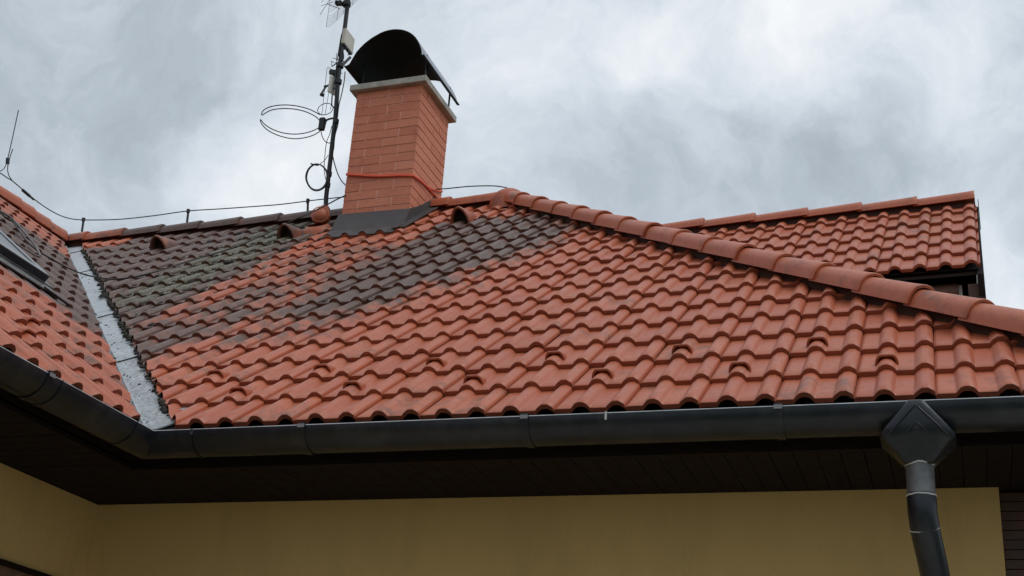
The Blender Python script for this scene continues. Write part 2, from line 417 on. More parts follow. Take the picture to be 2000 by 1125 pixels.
# where the weathering lies on the main slope (u in metres, v in courses)
def g_main(u, v):
    lim = np.interp(u, [-6,-1.5,-1.05,-.85,-.62,-.45,0,.1,.3,.55,.75,.95], [2.6,3.0,3.3,4.2,5.2,5.8,6.1,7.2,8.7,10.0,11.4,14])
    prof = np.interp(u, [-6,-1.72,-1.58,-1.45,-1.30,-1.18,-1.0,-.90,-.80,-.66,-.55,-.42,.45,.7,.85,1.0], [1.2,1.2,.95,.34,.28,.66,.72,.56,.42,.50,.78,1.08,1.02,.78,.3,0])
    low = smoothstep(v, lim-.7, lim+.8)
    # below course 7 the streaks under the chimney merge into grey
    merge = smoothstep(-v, -8.2, -6.2)*(u < -.6)
    prof = np.maximum(prof, merge*.85*smoothstep(-u, .55, .8))
    top = np.where(u > -1.0, 1-smoothstep(v, 14.7, 15.3), 1)
    top = np.where((u < -3.7), 1-smoothstep(v, 15.4, 16.0), top)
    under = np.where((u > -1.5) & (u < -.45), 1-.75*smoothstep(v, 12.0, 13.2), 1)
    r = prof*low*top*under
    ph = np.abs(((u/.15+.5) % 1)-.5)       # 0 on a roll, .5 on a pan
    fade = np.exp(-((v-lim+.8)/1.0)**2)*(u > -.6)*(u < 1.0)*.72*(1-ph*1.0)*(v < lim+.2)
    return np.maximum(r, fade)
def m_main(u, v):
    a = np.exp(-((u+2.0)/.36)**2)*smoothstep(v, 6.0, 9.5)
    a = np.maximum(a, .42*np.exp(-((u+1.95)/.55)**2)*smoothstep(v, 4.0, 7.5))
    b = .35*np.exp(-((u-.0)/.5)**2)*np.exp(-((v-6.8)/1.6)**2)
    return np.maximum(a, b)*.9
def g_left(u, v):
    lim = np.interp(u, [-3,0,.5,1,1.4,2.6,4], [6.6,5.9,5.4,4.7,5.2,5.9,7])
    return np.maximum(1.15*smoothstep(v, lim-.5, lim+.6)*(1-smoothstep(v, 13.2, 14.2)), .22)
def zero(u, v): return np.zeros(len(u))

house = thing('house', 'house with orange tiled hipped roof, yellow stucco walls and a brick chimney', 'house')
R2 = math.sqrt(.5)

# --- main slope
us = [-.15*2*k for k in range(0, 17)][::-1] + [.3*k for k in range(1, 15)]
def skip_main(u0, j):
    y = j*G*c_
    return (u0+.2 < XC-y-.5) or (u0-.2 > HIP-y+.4)
def hole(u0, j):      # the chimney stands here
    return skip_main(u0, j)
mb = tiles(S_main, us, range(0, 17), hole, seed=3)
roof_main = finish_tiles(mb, 'roof', house, [((-.115, 0, 0), (-R2, -R2, 0)), ((HIP+.015, 0, 0), (R2, R2, 0)), ((0, W-.02, 0), (0, 1, 0))], S_main, g_main, m_main,
    'broad tiled slope above the long gutter, orange with dark weathered streaks under the chimney')
# --- left slope
usl = [-.245+.3*k for k in range(-14, 18)]
mb = tiles(S_left, usl, range(0, 17), lambda u0, j: u0-.2 > j*G*c_+.5, seed=5)
roof_left = finish_tiles(mb, 'roof', house, [((-.335, 0, 0), (R2, R2, 0)), ((XC-W+.02, 0, 0), (-1, 0, 0))], S_left, g_left, None,
    'tiled slope of the side wing at the left edge, pinkish orange with a grey band')
# --- east hip slope
ush = [.3*k for k in range(0, 29)]
mb = tiles(S_hip, ush, range(0, 17), lambda u0, j: (u0+.2 < j*G*c_-.4) or (u0-.2 > 2*W-j*G*c_+.4), seed=6)
roof_hip = finish_tiles(mb, 'roof', house, [((HIP+.03, 0, 0), (-R2, -R2, 0)), ((HIP, 2*W, 0), (-R2, R2, 0))], S_hip, None, None, 'tiled hip end slope turned away behind the long hip')
# --- projecting wing behind the hip
NW = 6
S_wr = lambda u, v, h: S_wing.p(u, v, h)
usw = [-.15-.3*k for k in range(-0, 13)]
usw = [-.45-.3*k for k in range(0, 12)] + [-.15]
mb = tiles(S_wing, usw, range(0, NW), seed=8)
mb2 = tiles(S_wing, [.15], range(0, NW), seed=9)
b = len(mb.v); mb.v += mb2.v; mb.f += [tuple(i+b for i in f) for f in mb2.f]; mb.sm += mb2.sm; mb.tint += mb2.tint; mb.nose += mb2.nose
WV = 5.62*G      # slope length up to the wing's ridge
cutx = S_wing.p(.052, 0, 0); cuty = S_wing.p(0, WV, 0)
roof_wing = finish_tiles(mb, 'roof', house, [(tuple(cutx), tuple(exw)), (tuple(cuty), tuple(eyw))], S_wing, None, None,
    'small tiled roof of the projecting wing beyond the hip at the right')

# --- decks and hidden sides under the tiles
mb = MB()
def quad(mb, *P): mb.add(P, [tuple(range(len(P)))])
zt = W*t_
def pl(S, h, pts): return [tuple(np.array(p)+S.n*h) for p in pts]
quad(mb, *pl(S_main, -.012, [(XC,0,0),(HIP,0,0),(XR,W,zt),(XC-W,W,zt)]))
quad(mb, *pl(S_left, -.012, [(XC,-5,0),(XC,0,0),(XC-W,W,zt),(XC-W,-5,zt)]))
quad(mb, *pl(S_hip, -.012, [(HIP,0,0),(HIP,2*W,0),(XR,W,zt)]))
mb.build('roof_deck', M_under, house)
mb = MB()
quad(mb, (XR,W,zt-.01),(HIP,2*W,-.01),(XC-2*W,2*W,-.01),(XC-W,W,zt-.01))
quad(mb, (XC-W,-5,zt-.01),(XC-W,W,zt-.01),(XC-2*W,2*W,-.01),(XC-2*W,-5,-.01))
set_attrs(mb.build('roof', M_tile, house, 'rear roof slopes turned away from the garden'))
mb = MB()
wl = S_wing.p(-4.2, 0, -.012); wr_ = S_wing.p(.04, 0, -.012); wlt = S_wing.p(-4.2, WV, -.012); wrt = S_wing.p(.04, WV, -.012)
quad(mb, wl, wr_, wrt, wlt)
back = eyw*(2*WV*cw)
quad(mb, wlt, wrt, wr_+back, wl+back)
mb.build('roof_deck', M_under, house)

# --- ridge and hip caps (each one a sub-part of its slope)
def cap_mesh(L_, r0, r1, th=.014, skirt=.035):
    """a ridge tile along +X, its wide nose at x=L_, z up, axis at z=0"""
    mb = MB(); n = 16
    def ring(x, r, dz=0):
        pts = [(x, -r*1.02, -skirt+dz)]
        for k in range(n+1):
            a = math.pi*k/n; pts.append((x, -r*math.cos(a), dz + r*.93*math.sin(a)**.9 if 0 < k < n else dz))
        pts.append((x, r*1.02, -skirt+dz)); return pts
    rows = [ring(0, r1), ring(L_*.35, r1+.35*(r0-r1)), ring(L_*.7, r1+.7*(r0-r1)), ring(L_-.05, r0-.001), ring(L_-.006, r0+.002), ring(L_, r0-.001, .0)]
    mb.loft(rows)
    inn = [ring(L_, r0-th, 0), ring(L_*.5, (r0+r1)/2-th)]
    mb.loft([ring(L_, r0-.001), ring(L_, r0-th)], smooth=False)
    mb.loft(inn); mb.loft([ring(0, r1-th), ring(0, r1)], smooth=False)
    # lower edges
    for sgn in (0, -1):
        mb.loft([[rows[i][sgn], tuple(np.array(rows[i][sgn])*(1, 1-th/r0, 1))] for i in range(len(rows))], smooth=False)
    return mb
cap_cache = {}
def place_cap(parent, P0, d, z_tilt=0., L_=.43, r0=.108, r1=.092, grime=0., tint=None, roll=0., skirt=.035):
    """P0 tail point on the axis, d direction towards the nose"""
    mb = cap_mesh(L_, r0, r1, skirt=skirt)
    d = Vector(d).normalized(); y = Vector((0, 0, 1)).cross(d).normalized(); z = d.cross(y)
    M = Matrix((d, y, z)).transposed().to_4x4(); M.translation = Vector(P0)
    M = M @ Matrix.Rotation(z_tilt, 4, 'Y') @ Matrix.Rotation(roll, 4, 'X')
    mb.v = [tuple(M @ Vector(v)) for v in mb.v]
    o = mb.build('ridge_tile', M_tile, parent)
    set_attrs(o, tint if tint is not None else random.uniform(.25, .8), grime)
    return o
# hip caps: joints every .378 m of hip run; the noses point down the hip
hd = np.array([R2*c_, -R2*c_, s_]); hipdir = np.array([1, -1, -t_]); hipdir = hipdir/np.linalg.norm(hipdir)
first = np.array([HIP-3.95, 3.95, 3.95*t_+.068])
k = 0
while True:
    nose = first + hipdir*(.3795*k)
    if nose[1] < -.03: break
    place_cap(roof_main, nose - hipdir*.43 + np.array([random.gauss(0, .003), random.gauss(0, .003), random.gauss(0, .002)]), hipdir, -.026, r0=.088, r1=.077, skirt=.026, roll=random.gauss(0, .02), tint=random.uniform(.45, .9))
    k += 1
# main ridge caps, noses towards +x
noses = [-2.63+.40*i for i in range(-4, 7)]
for x in noses:
    gm = .0 if x > -1.1 else (1.15 if x > -3.7 else .3)
    place_cap(roof_main, (x-.43+random.gauss(0, .003), W, zt+.024), (1, 0, 0), -.022, r0=.096, r1=.083, skirt=.016, grime=gm, roll=random.gauss(0, .02))
# left ridge caps, noses towards +y
for y in [4.10, 3.86, 3.63, 3.44, 3.04, 2.64, 2.24, 1.84, 1.44, 1.04, .64, .24, -.16, -.56, -.96, -1.36]:
    place_cap(roof_left, (XC-W, y-.43, zt+.022), (0, 1, 0), -.022, r0=.098, r1=.084, skirt=.03)
# hip end dome cap at the apex
mb = MB(); rings = []
for i in range(9):
    a = math.pi/2*i/8
    rings.append([(XR+.06+.165*math.cos(a)*math.cos(b_), W-.06+.125*math.cos(a)*math.sin(b_), zt-.035+.155*math.sin(a)) for b_ in [2*math.pi*q/24 for q in range(24)]])
mb.loft([[(x, y, z-.07) for (x, y, z) in rings[0]]]+rings, closed=True)
set_attrs(mb.build('ridge_tile', M_tile, roof_main, 'domed end cap where the ridge meets the hip'), .35, .25)
# wing ridge caps
nose0 = S_wing.p(.045, WV, 0)+np.array([0, 0, .024])
for k in range(0, 10):
    place_cap(roof_wing, nose0 - exw*(.43+.40*k), exw, -.022, r0=.094, r1=.080, skirt=.008)
# dark strips closing the gap under the caps
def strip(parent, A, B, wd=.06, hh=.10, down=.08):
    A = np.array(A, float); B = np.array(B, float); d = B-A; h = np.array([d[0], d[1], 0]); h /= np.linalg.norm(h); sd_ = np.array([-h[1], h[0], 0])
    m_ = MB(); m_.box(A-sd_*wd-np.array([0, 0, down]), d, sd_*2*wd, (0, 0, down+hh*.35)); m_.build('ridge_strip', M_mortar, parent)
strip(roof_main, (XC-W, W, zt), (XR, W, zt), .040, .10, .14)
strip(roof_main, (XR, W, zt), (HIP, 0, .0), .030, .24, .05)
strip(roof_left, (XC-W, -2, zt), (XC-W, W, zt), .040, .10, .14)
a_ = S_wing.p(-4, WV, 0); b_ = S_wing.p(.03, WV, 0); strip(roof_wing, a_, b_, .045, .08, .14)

# --- snow guards: a hooded rib over a roll, open downhill
def scoop(S, u, v, r=.047, hh=.022, L_=.085, rib=.010, depth=None):
    mb = MB(); n = 14
    def arc(rr, top, vv, h0):
        return [S.p(u + rr*math.cos(math.pi-math.pi*k/n), vv, h0 + top*min(1, 1.22*math.sin(math.pi*k/n)**.9)) for k in range(n+1)]
    base = .018
    mb.loft([arc(r-rib*.9, hh+.022-rib, v+.004, base), arc(r, hh+.022, v, base), arc(r, hh+.0225, v+.012, base), arc(r*.93, hh*.55+.018, v+L_*.6, base-.004), arc(r*.8, .016, v+L_, base-.008)])
    mb.loft([arc(r-rib*.9, hh+.022-rib, v+.004, base), arc((r-rib)*.9, hh*.6+.006, v+L_*.45, base)])
    return mb
def guard(S, parent, u, j, tint=.5):
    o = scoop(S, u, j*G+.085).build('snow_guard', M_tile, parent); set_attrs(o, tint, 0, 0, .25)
for i in range(0, 12):
    guard(S_main, roof_main, -.3+.3*i, 2 if i % 2 == 0 else 1)
for i in range(0, 6):
    guard(S_left, roof_left, -.245-.3*i, 2 if i % 2 == 0 else 1)

# --- ridge vents: tall hoods near the ridge
def vent(S, parent, u, j, gr):
    mb = MB(); n = 18; v0 = j*G+.03
    def arc(rr, top, vv, h0, lean=0):
        out = []
        for k in range(n+1):
            a = math.pi*k/n; out.append(S.p(u - rr*math.cos(a)*(1 if abs(math.cos(a)) > .5 else 1), vv + lean*math.sin(a), h0 + top*math.sin(a)**1.25))
        return out
    base = .012
    mb.loft([arc(.064, .118, v0+.05, base, .02), arc(.066, .122, v0+.006, base, .0), arc(.080, .140, v0, base, .0), arc(.083, .142, v0+.014, base, .01), arc(.078, .10, v0+.12, base), arc(.062, .05, v0+.24, base), arc(.04, .018, v0+.32, base-.004)])
    o = mb.build('vent_hood', M_tile, parent); set_attrs(o, .2, gr)
    mb = MB(); P = arc(.064, .118, v0+.05, base, .02); c0 = S.p(u, v0+.05, base)
    mb.add(P+[c0], [(k, k+1, n+1) for k in range(n)]); mb.build('vent_grille', M_under, o)
vent(S_main, roof_main, -3.0, 14.4, .85)
vent(S_main, roof_main, -1.80, 14.4, .8)
vent(S_main, roof_main, -.30, 14.5, .4)

# --- valley gutter of zinc sheet
vf = MB()
vl = 5.85
def vpt(s, d):       # s run along valley (plan), d signed plan offset across (+ towards main slope)
    x = XC - s*R2 + d*R2; y = s*R2 + d*R2
    z = (y*t_ if d > 0 else (XC-x)*t_)
    return np.array([x, y, z])
segs = [-.02, .70, 1.0, 1.72, 2.75, 3.60, 4.95, 5.93]
offs = [-.22, -.125, -.040, -.016, -.013, -.001, .002, .006, .08, .16, .24]
segs = [-.03, 1.33, 2.60, 4.42, 5.50, 5.93]
valley = None
for i in range(len(segs)-1):
    a, b = segs[i], segs[i+1]+.03
    mb = MB(); lift = .0015 + .004
    def sec(s_run, up):
        o = []
        for d in offs:
            q = vpt(s_run, d)
            hh = -.004+up
            if abs(d+.007) < .007: hh += .022
            o.append(q + np.array([0, 0, hh]))
        return o
    st = np.linspace(a, b, 6)
    mb.loft([sec(s1, .008*(1-(s1-a)/(b-a)) + random.uniform(-.0012, .0012)) for s1 in st], smooth=False)
    lowc = sec(a, .008); lip = MB(); lip.loft([[q-np.array([0, 0, .0075]) for q in lowc], lowc], smooth=False)
    o = mb.build('valley_flashing', M_zinc, house); lip.build('sheet_lap', M_gutter2 if i == 0 else M_under, o)
    if i == 0: valley = o

# --- roof window in the left slope
def on_left(u, v, h): return S_left.p(u, v, h)
wu1, wu0 = .93, .15; wv0 = 6.36*G; wv1 = wv0+1.16
mb = MB()
def sbox(mb, S, u0, u1, v0, v1, h0, h1): mb.box(S.p(u0, v0, h0), S.ex*(u1-u0), S.up*(v1-v0), S.n*(h1-h0))
sbox(mb, S_left, wu0, wu0+.06, wv0, wv1, 0, .10); sbox(mb, S_left, wu1-.06, wu1, wv0, wv1, 0, .10)
sbox(mb, S_left, wu0+.06, wu1-.06, wv0, wv0+.07, 0, .10); sbox(mb, S_left, wu0+.06, wu1-.06, wv1-.10, wv1, 0, .11)
rw = mb.build('roof_window', M_gutter, house, 'dark framed roof window in the tiled slope at the left edge')
mb = MB(); sbox(mb, S_left, wu0+.06, wu1-.06, wv0+.07, wv1-.10, .06, .098); mb.build('glass', M_glass, rw)
mb = MB(); sbox(mb, S_left, wu0, wu1, wv0, wv0+.07, .1005, .106); sbox(mb, S_left, wu1-.06, wu1, wv0+.0705, wv1, .1005, .106); mb.build('sash_trim', M_white_dull, rw)
mb = MB(); sbox(mb, S_left, wu0+.03, wu1-.004, wv0-.016, wv0-.001, .050, .058); mb.build('louvre', M_gutter2, rw)
mb = MB(); sbox(mb, S_left, wu0-.05, wu1+.03, wv0-.15, wv0-.018, .040, .048); sbox(mb, S_left, wu1+.001, wu1+.085, wv0-.01, wv1+.1, .05, .058)
mb.build('window_flashing', M_gutter2, rw)
A = hit(90, 567, (s_, 0, c_), .045+XC*s_); B = hit(135, 599, (s_, 0, c_), .045+XC*s_); mb = MB(); mb.box(A, B-A, S_left.up*.030, S_left.n*.012); mb.build('dark_strip', M_under, rw)  # thin dark strip on the tiles beyond the window's lower corner

# ------------------------------------------------------------------ eaves, gutters, walls
GY, GZ, GR = -.024, -.043, .0965       # gutter axis (main) and radius
GX = XC-.024+.048+.0; GX = -.140-GR+.0          # axis x of the side gutter
GX = -.140 - GR
lipx = -.140
def halfpipe(mb, along, n=18, r=GR, th=.003, bead=.009):
    """along: function t -> centre, side vector(out), returns rings lofted"""
    rings = []
    for (C0, outv) in along:
        C0 = np.array(C0, float); outv = np.array(outv, float)
        rings.append([C0 + outv*(math.cos(math.pi*k/n)*r) + np.array([0, 0, -math.sin(math.pi*k/n)*r]) for k in range(n+1)])
    mb.loft(rings)
    rings2 = [[q + (np.array(C0)-q)*(th/r) for q in rg] for rg, (C0, o_) in zip(rings, along)]
    mb.loft(rings2)
    # rolled bead on the outer lip
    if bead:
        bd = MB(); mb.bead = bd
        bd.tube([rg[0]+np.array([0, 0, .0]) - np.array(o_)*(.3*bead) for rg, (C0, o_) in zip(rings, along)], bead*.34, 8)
corner = np.array([lipx-GR, GY, GZ])     # meeting of the two axes
mb = MB()
o45 = np.array([1.0, -1.0, 0])
def corner_pts(x_start, step):
    pass
xs = np.linspace(corner[0]+GR, HIP+.09, 12)
main_al = [(np.array([corner[0], GY, GZ]), np.array([1., -1., 0]))] + [((x+0.0, GY, GZ), (0, -1, 0)) for x in xs[1:]]
halfpipe(mb, main_al)
# end cap at far right
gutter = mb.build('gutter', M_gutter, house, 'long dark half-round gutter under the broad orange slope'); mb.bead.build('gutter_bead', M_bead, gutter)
mb = MB(); ys = np.linspace(GY-GR-.02, -5.2, 12)
left_al = [(np.array([corner[0], GY, GZ]), np.array([1., -1., 0]))] + [((corner[0], y, GZ), (1, 0, 0)) for y in ys]
halfpipe(mb, left_al)
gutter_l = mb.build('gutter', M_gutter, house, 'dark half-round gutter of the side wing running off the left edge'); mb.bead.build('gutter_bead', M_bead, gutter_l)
# straps and seams
def strap(parent, C0, ax, outv, wd=.03, r=GR+.0045, m=M_gutter, tab=True, name='gutter_bracket', a1=180):
    mb = MB(); n = 18; C0 = np.array(C0, float); ax = np.array(ax, float); outv = np.array(outv, float)
    rg = lambda off, rr: [C0+ax*off + outv*(math.cos(R(a1)*k/n)*rr) + np.array([0, 0, -math.sin(R(a1)*k/n)*rr]) for k in range(n+1)]
    mb.loft([rg(-wd/2, r-.003), rg(-wd/2, r), rg(wd/2, r), rg(wd/2, r-.003)], smooth=False)
    if tab:
        q = C0+outv*(r-.012)+ax*(-wd/2)+np.array([0, 0, -.001])
        mb.box(q, ax*wd, outv*.016, (0, 0, .011))
        tb = MB(); tb.box(q+outv*.0165+np.array([0, 0, -.012]), ax*wd, outv*.002, (0, 0, .016))
        o = mb.build(name, m, parent); tb.build('bracket_tab', M_solder2, o); return o
    return mb.build(name, m, parent)
XS = lambda px, py: hit(px, py, (0, 1, 0), GY-GR)[0]
for px, py in ((590, 829), (1025, 812), (1520, 795)):
    strap(gutter, (XS(px, py), GY, GZ), (1, 0, 0), (0, -1, 0), .032)
strap(gutter, (XS(375, 840), GY, GZ), (1, 0, 0), (0, -1, 0), .006, tab=False, name='gutter_seam')
YS = lambda px, py: hit(px, py, (1, 0, 0), lipx)[1]
for px, py in ((100, 729),):
    strap(gutter_l, (corner[0], YS(px, py), GZ), (0, 1, 0), (1, 0, 0), .035)
strap(gutter_l, (corner[0], YS(122, 745), GZ), (0, 1, 0), (1, 0, 0), .005, tab=False, name='gutter_seam')
strap(gutter_l, (corner[0], YS(268, 822), GZ), (0, 1, 0), (1, 0, 0), .004, tab=False, name='gutter_seam')
# drips of sealant
mb = MB(); x = XS(1183, 806)
mb.aabb((x-.003, GY-GR-.004, GZ-.028), (x+.005, GY-GR+.002, GZ+.006)); mb.build('sealant_drip', M_solder, gutter)
mb = MB(); x = XS(375, 842)
mb.aabb((x-.006, GY-GR-.003, GZ-.022), (x+.003, GY-GR+.002, GZ+.004)); mb.build('sealant_drip', M_gutter2, gutter)

# fascia, soffit of boards, walls
ZS = -.158; WY = .70; WXL = -.972; WXR = 3.40
FX = XC-.09                      # fascia line of the side wing
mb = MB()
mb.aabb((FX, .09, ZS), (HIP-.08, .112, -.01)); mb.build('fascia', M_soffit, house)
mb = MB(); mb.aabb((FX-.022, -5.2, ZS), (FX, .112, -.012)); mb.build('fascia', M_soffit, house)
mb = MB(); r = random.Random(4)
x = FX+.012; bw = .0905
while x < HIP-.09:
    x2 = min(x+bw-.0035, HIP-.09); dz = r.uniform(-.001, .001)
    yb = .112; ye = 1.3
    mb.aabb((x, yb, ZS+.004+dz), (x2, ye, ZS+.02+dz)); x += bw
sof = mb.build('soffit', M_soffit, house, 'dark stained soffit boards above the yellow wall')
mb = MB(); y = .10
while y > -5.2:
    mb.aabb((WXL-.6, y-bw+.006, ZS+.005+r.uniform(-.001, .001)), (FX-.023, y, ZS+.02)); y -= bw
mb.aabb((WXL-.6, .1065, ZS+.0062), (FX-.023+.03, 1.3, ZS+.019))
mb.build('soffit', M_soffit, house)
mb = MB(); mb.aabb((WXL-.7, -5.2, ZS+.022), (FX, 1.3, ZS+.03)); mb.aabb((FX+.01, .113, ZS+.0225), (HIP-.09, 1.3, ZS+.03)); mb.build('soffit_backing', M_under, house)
ZG = -3.20
mb = MB(); mb.aabb((WXL-.02, WY, ZG-.2), (WXR, WY+.3, ZS+.003)); mb.build('wall', M_stucco, house, 'yellow stucco wall under the long gutter')
# side wing wall with window opening
wz = -.585; wy0, wy1 = -1.25, .50
mb = MB()
mb.aabb((WXL-.3, -5.2, ZG-.2), (WXL, wy0, ZS+.003)); mb.aabb((WXL-.3, wy1, ZG-.2), (WXL, WY-.001, ZS+.0035))
mb.aabb((WXL-.3, wy0+.0001, wz), (WXL, wy1-.0001, ZS+.0032)); mb.aabb((WXL-.3, wy0+.0001, ZG-.2), (WXL, wy1-.0001, wz-1.25))
wall_l = mb.build('wall', M_stucco, house, 'yellow stucco wall of the side wing at the left edge')
mb = MB()
mb.aabb((WXL-.10, wy0, wz-1.25), (WXL-.03, wy0+.07, wz)); mb.aabb((WXL-.10, wy1-.07, wz-1.25), (WXL-.03, wy1, wz))
mb.aabb((WXL-.10, wy0+.07, wz-.16), (WXL-.012, wy1-.07, wz)); mb.aabb((WXL-.10, wy0+.07, wz-1.25), (WXL-.03, wy1-.07, wz-1.18))
mb.aabb((WXL-.10, -.41, wz-1.18), (WXL-.03, -.35, wz-.16))
win = mb.build('window', M_beam, house, 'brown framed window just entering the lower left corner')
mb = MB(); mb.aabb((WXL-.08, wy0+.07, wz-1.18), (WXL-.07, wy1-.07, wz-.16)); mb.build('glass', M_glass2, win)
mb = MB(); mb.aabb((WXL-.001, wy0-.03, wz-.012), (WXL+.016, wy1+.03, wz+.012)); mb.build('window_trim', M_soffit, win)
# timber clad return at the right
mb = MB(); z = ZG
while z < ZS:
    z2 = min(z+.040, ZS+.002)
    for (a, b) in (((WXR+.002, WY+.055+r.uniform(0, .002), z), (3.86, WY+.075, z2-.004)), ((3.862, WY+.055, z), (3.88, 7.6, z2-.004))): mb.aabb(a, b)
    z += .040
mb.aabb((WXR+.001, WY+.08, ZG), (3.855, WY+.1, ZS)); 
mb.build('timber_cladding', M_clad, house, 'dark brown timber boards beside the yellow wall corner')
# back walls (rough volume)
mb = MB(); mb.aabb((XC-2*W+.7, 2*W-1.0, ZG), (3.8, 2*W-.7, ZS)); mb.aabb((XC-2*W+.7, -5, ZG), (XC-2*W+1.0, 2*W-1.0, ZS)); mb.build('wall', M_stucco, house, 'rear yellow walls turned away from the garden')

# --- downpipe with diamond hopper
px_ = 3.113; py_ = GY
mb = MB()
top = GZ+.004; 
# diamond shaped outlet hugging the gutter: front and back faces as bulged plates joined by sides
def hop_half(z, y_off): pass
outl = [(-.024, .002), (.028, .002), (.135, -.128), (.050, -.222), (-.050, -.222), (-.135, -.124)]
nseg = 6
def hull(scale_y, rr):
    P = []
    for (dx, dz) in outl:
        P.append((dx, dz))
    return P
front_rings = []
import itertools
def outline_pts():
    P = []
    for i in range(len(outl)):
        a = outl[i]; b = outl[(i+1) % len(outl)]
        for k in range(4): P.append((a[0]+(b[0]-a[0])*k/4, a[1]+(b[1]-a[1])*k/4))
    return P
OP = outline_pts()
cxo, czo = 0., -.115
def hrow(fy, sc):
    o = []
    for (dx, dz) in OP:
        # radius of the body from the gutter's own roundness
        zz = czo+(dz-czo)*sc; xx = dx*sc
        o.append(np.array([px_+xx, py_+fy(zz), GZ+zz]))
    return o
def gy(zz, k):      # front surface y of the gutter shell at height zz (relative to the axis), pushed out by k
    r_ = GR+k; zz = min(0, zz)
    if -zz < r_*.98: return -math.sqrt(max(0, r_*r_-zz*zz))
    return -.052
def yfront(zz, k):
    a = -zz
    return -(GR+k)*math.sqrt(max(0.0, 1-(min(a, .22)/.30)**2))*(1 - .36*smoothstep(np.array([a]), .10, .222)[0])
rows = [hrow(lambda z: yfront(z, -.012), 1.0), hrow(lambda z: yfront(z, .012), .985), hrow(lambda z: yfront(z, .020), .93), hrow(lambda z: yfront(z, .022), .7), hrow(lambda z: yfront(z, .022), .35), hrow(lambda z: yfront(z, .022), .03)]
mb.loft(rows, closed=True)
mb.add(rows[-1], [tuple(range(len(OP)))])
rowsb = [[q*np.array([1, 0, 1])+np.array([0, 2*py_-q[1], 0]) for q in rg] for rg in rows[:2]]
low = [q for q in rows[0]]
mb.loft([rows[0], rowsb[0]], closed=True, smooth=False)
mb.add(rowsb[0], [tuple(range(len(OP)))])
hopper = mb.build('gutter_outlet', M_gutter, gutter, 'diamond shaped outlet hopper on the long gutter')
mb = MB()   # raised chevrons
def chev(sx, z0, z1, rr=.0035):
    pts = []
    for k in range(-8, 9):
        dx = sx*k/8; dz = z0 + (z1-z0)*abs(k)/8
        pts.append((px_+dx, py_+yfront(dz, .022)-.001, GZ+dz))
    mb.tube(pts, rr, 6)
chev(.106, -.022, -.135, .0042); chev(.036, -.088, -.122, .0032)
mb.build('chevron_fold', M_gutter, gutter)
pr = .0505
mb = MB(); mb.tube([(px_, py_, GZ-.212), (px_, py_, GZ-.345)], pr, 24); dp = mb.build('downpipe', M_gutter2, house, 'downpipe dropping from the hopper and bending back to the wall')
mb = MB()
path = [(px_, py_, GZ-.33), (px_, py_, GZ-.38), (px_+.003, py_+.012, GZ-.43), (px_+.008, py_+.038, GZ-.475), (px_+.020, py_+.10, GZ-.545), (px_+.033, py_+.19, GZ-.63), (px_+.062, py_+.33, GZ-.76), (px_+.085, py_+.50, GZ-.92), (px_+.09, py_+.60, GZ-1.02), (px_+.09, py_+.64, GZ-1.12), (px_+.085, WY-.07, GZ-1.3), (px_+.085, WY-.07, ZG)]
mb.tube(smooth_path(path, 5), pr+.002, 24)
mb.build('pipe_bend', M_gutter, dp)
def ring(C0, ax, r, tr, m, name='pipe_joint', wob=0):
    ax = np.array(ax, float); ax /= np.linalg.norm(ax); a = np.array([1., 0, 0]); u = a-ax*(a@ax); u /= np.linalg.norm(u); v = np.cross(ax, u)
    mb = MB(); k = 28
    mb.tube([np.array(C0)+ (u*math.cos(2*math.pi*i/k)+v*math.sin(2*math.pi*i/k))*r + ax*random.uniform(-wob, wob) for i in range(k)], tr, 6, close=True)
    mb.build(name, m, dp)
ring((px_, py_, GZ-.219), (0, 0, 1), pr+.001, .0035, M_solder, wob=.0035)
ring((px_, py_, GZ-.336), (0, 0, 1), pr+.0015, .0032, M_solder, wob=.0012)
ring((px_+.004, py_+.024, GZ-.450), (.12, .45, -1), pr+.0025, .0020, M_solder, wob=.001)
ring((px_+.047, py_+.30, GZ-.725), (.1, 1, -.95), pr+.0035, .0022, M_solder, wob=.0008)

# ------------------------------------------------------------------ projecting wing: verge, soffit, walls
def wp(a, b, z): return np.array([3.412, 2.808, 0])+exw*a+eyw*b+np.array([0, 0, z])
z0w = 1.787; tw = math.tan(aw); ridge_b = WV*cw; ridge_z = z0w+WV*sw
mb = MB()
for sgn in (0, 1):     # barge boards front and back slope
    A = wp(.030, -.05, z0w-.05-.04) if sgn == 0 else wp(.030, 2*ridge_b+.05, z0w-.09)
    B = wp(.030, ridge_b, ridge_z-.02)
    mb.box(A-np.array([0, 0, .13]), B-A, exw*.032, (0, 0, .150))
mb.build('barge_board', M_soffit, roof_wing)
mb = MB(); mb.box(wp(.063, ridge_b-.10, ridge_z-.15), exw*.005, eyw*.18, (0, 0, .16)); mb.build('ridge_end_plate', M_under, roof_wing)
mb = MB()
V = [wp(-4.2, .03, z0w-.02), wp(.044, .03, z0w-.02), wp(.044, .30, z0w-.035+.30*tw), wp(-4.2, .30, z0w-.035+.30*tw)]; V2 = [q+np.array([0, 0, -.02]) for q in V]
mb.add(V+V2, [(0,1,2,3),(7,6,5,4),(0,4,5,1),(1,5,6,2),(2,6,7,3),(3,7,4,0)])
mb.build('soffit', M_under, house)
mb = MB(); mb.box(wp(-4.2, .24, 0.), exw*4.26, eyw*(2*ridge_b-.48), (0, 0, z0w-.101)); 
P = [wp(.02, .1, z0w-.1), wp(.02, 2*ridge_b-.1, z0w-.1), wp(.02, ridge_b, ridge_z-.06)]
mb.add(P, [(0, 1, 2)]); mb.box(wp(-.03, .02, 0), exw*.07, eyw*.22, (0, 0, z0w-.102)); 
mb.build('wall', M_clad, house, 'dark brown timber wall of the wing under its eaves')
mb = MB(); mb.tube([wp(-2.6, .17, z0w-.085), wp(-.09, .17, z0w-.085)], .055, 16); mb.build('beam', M_beam, house)
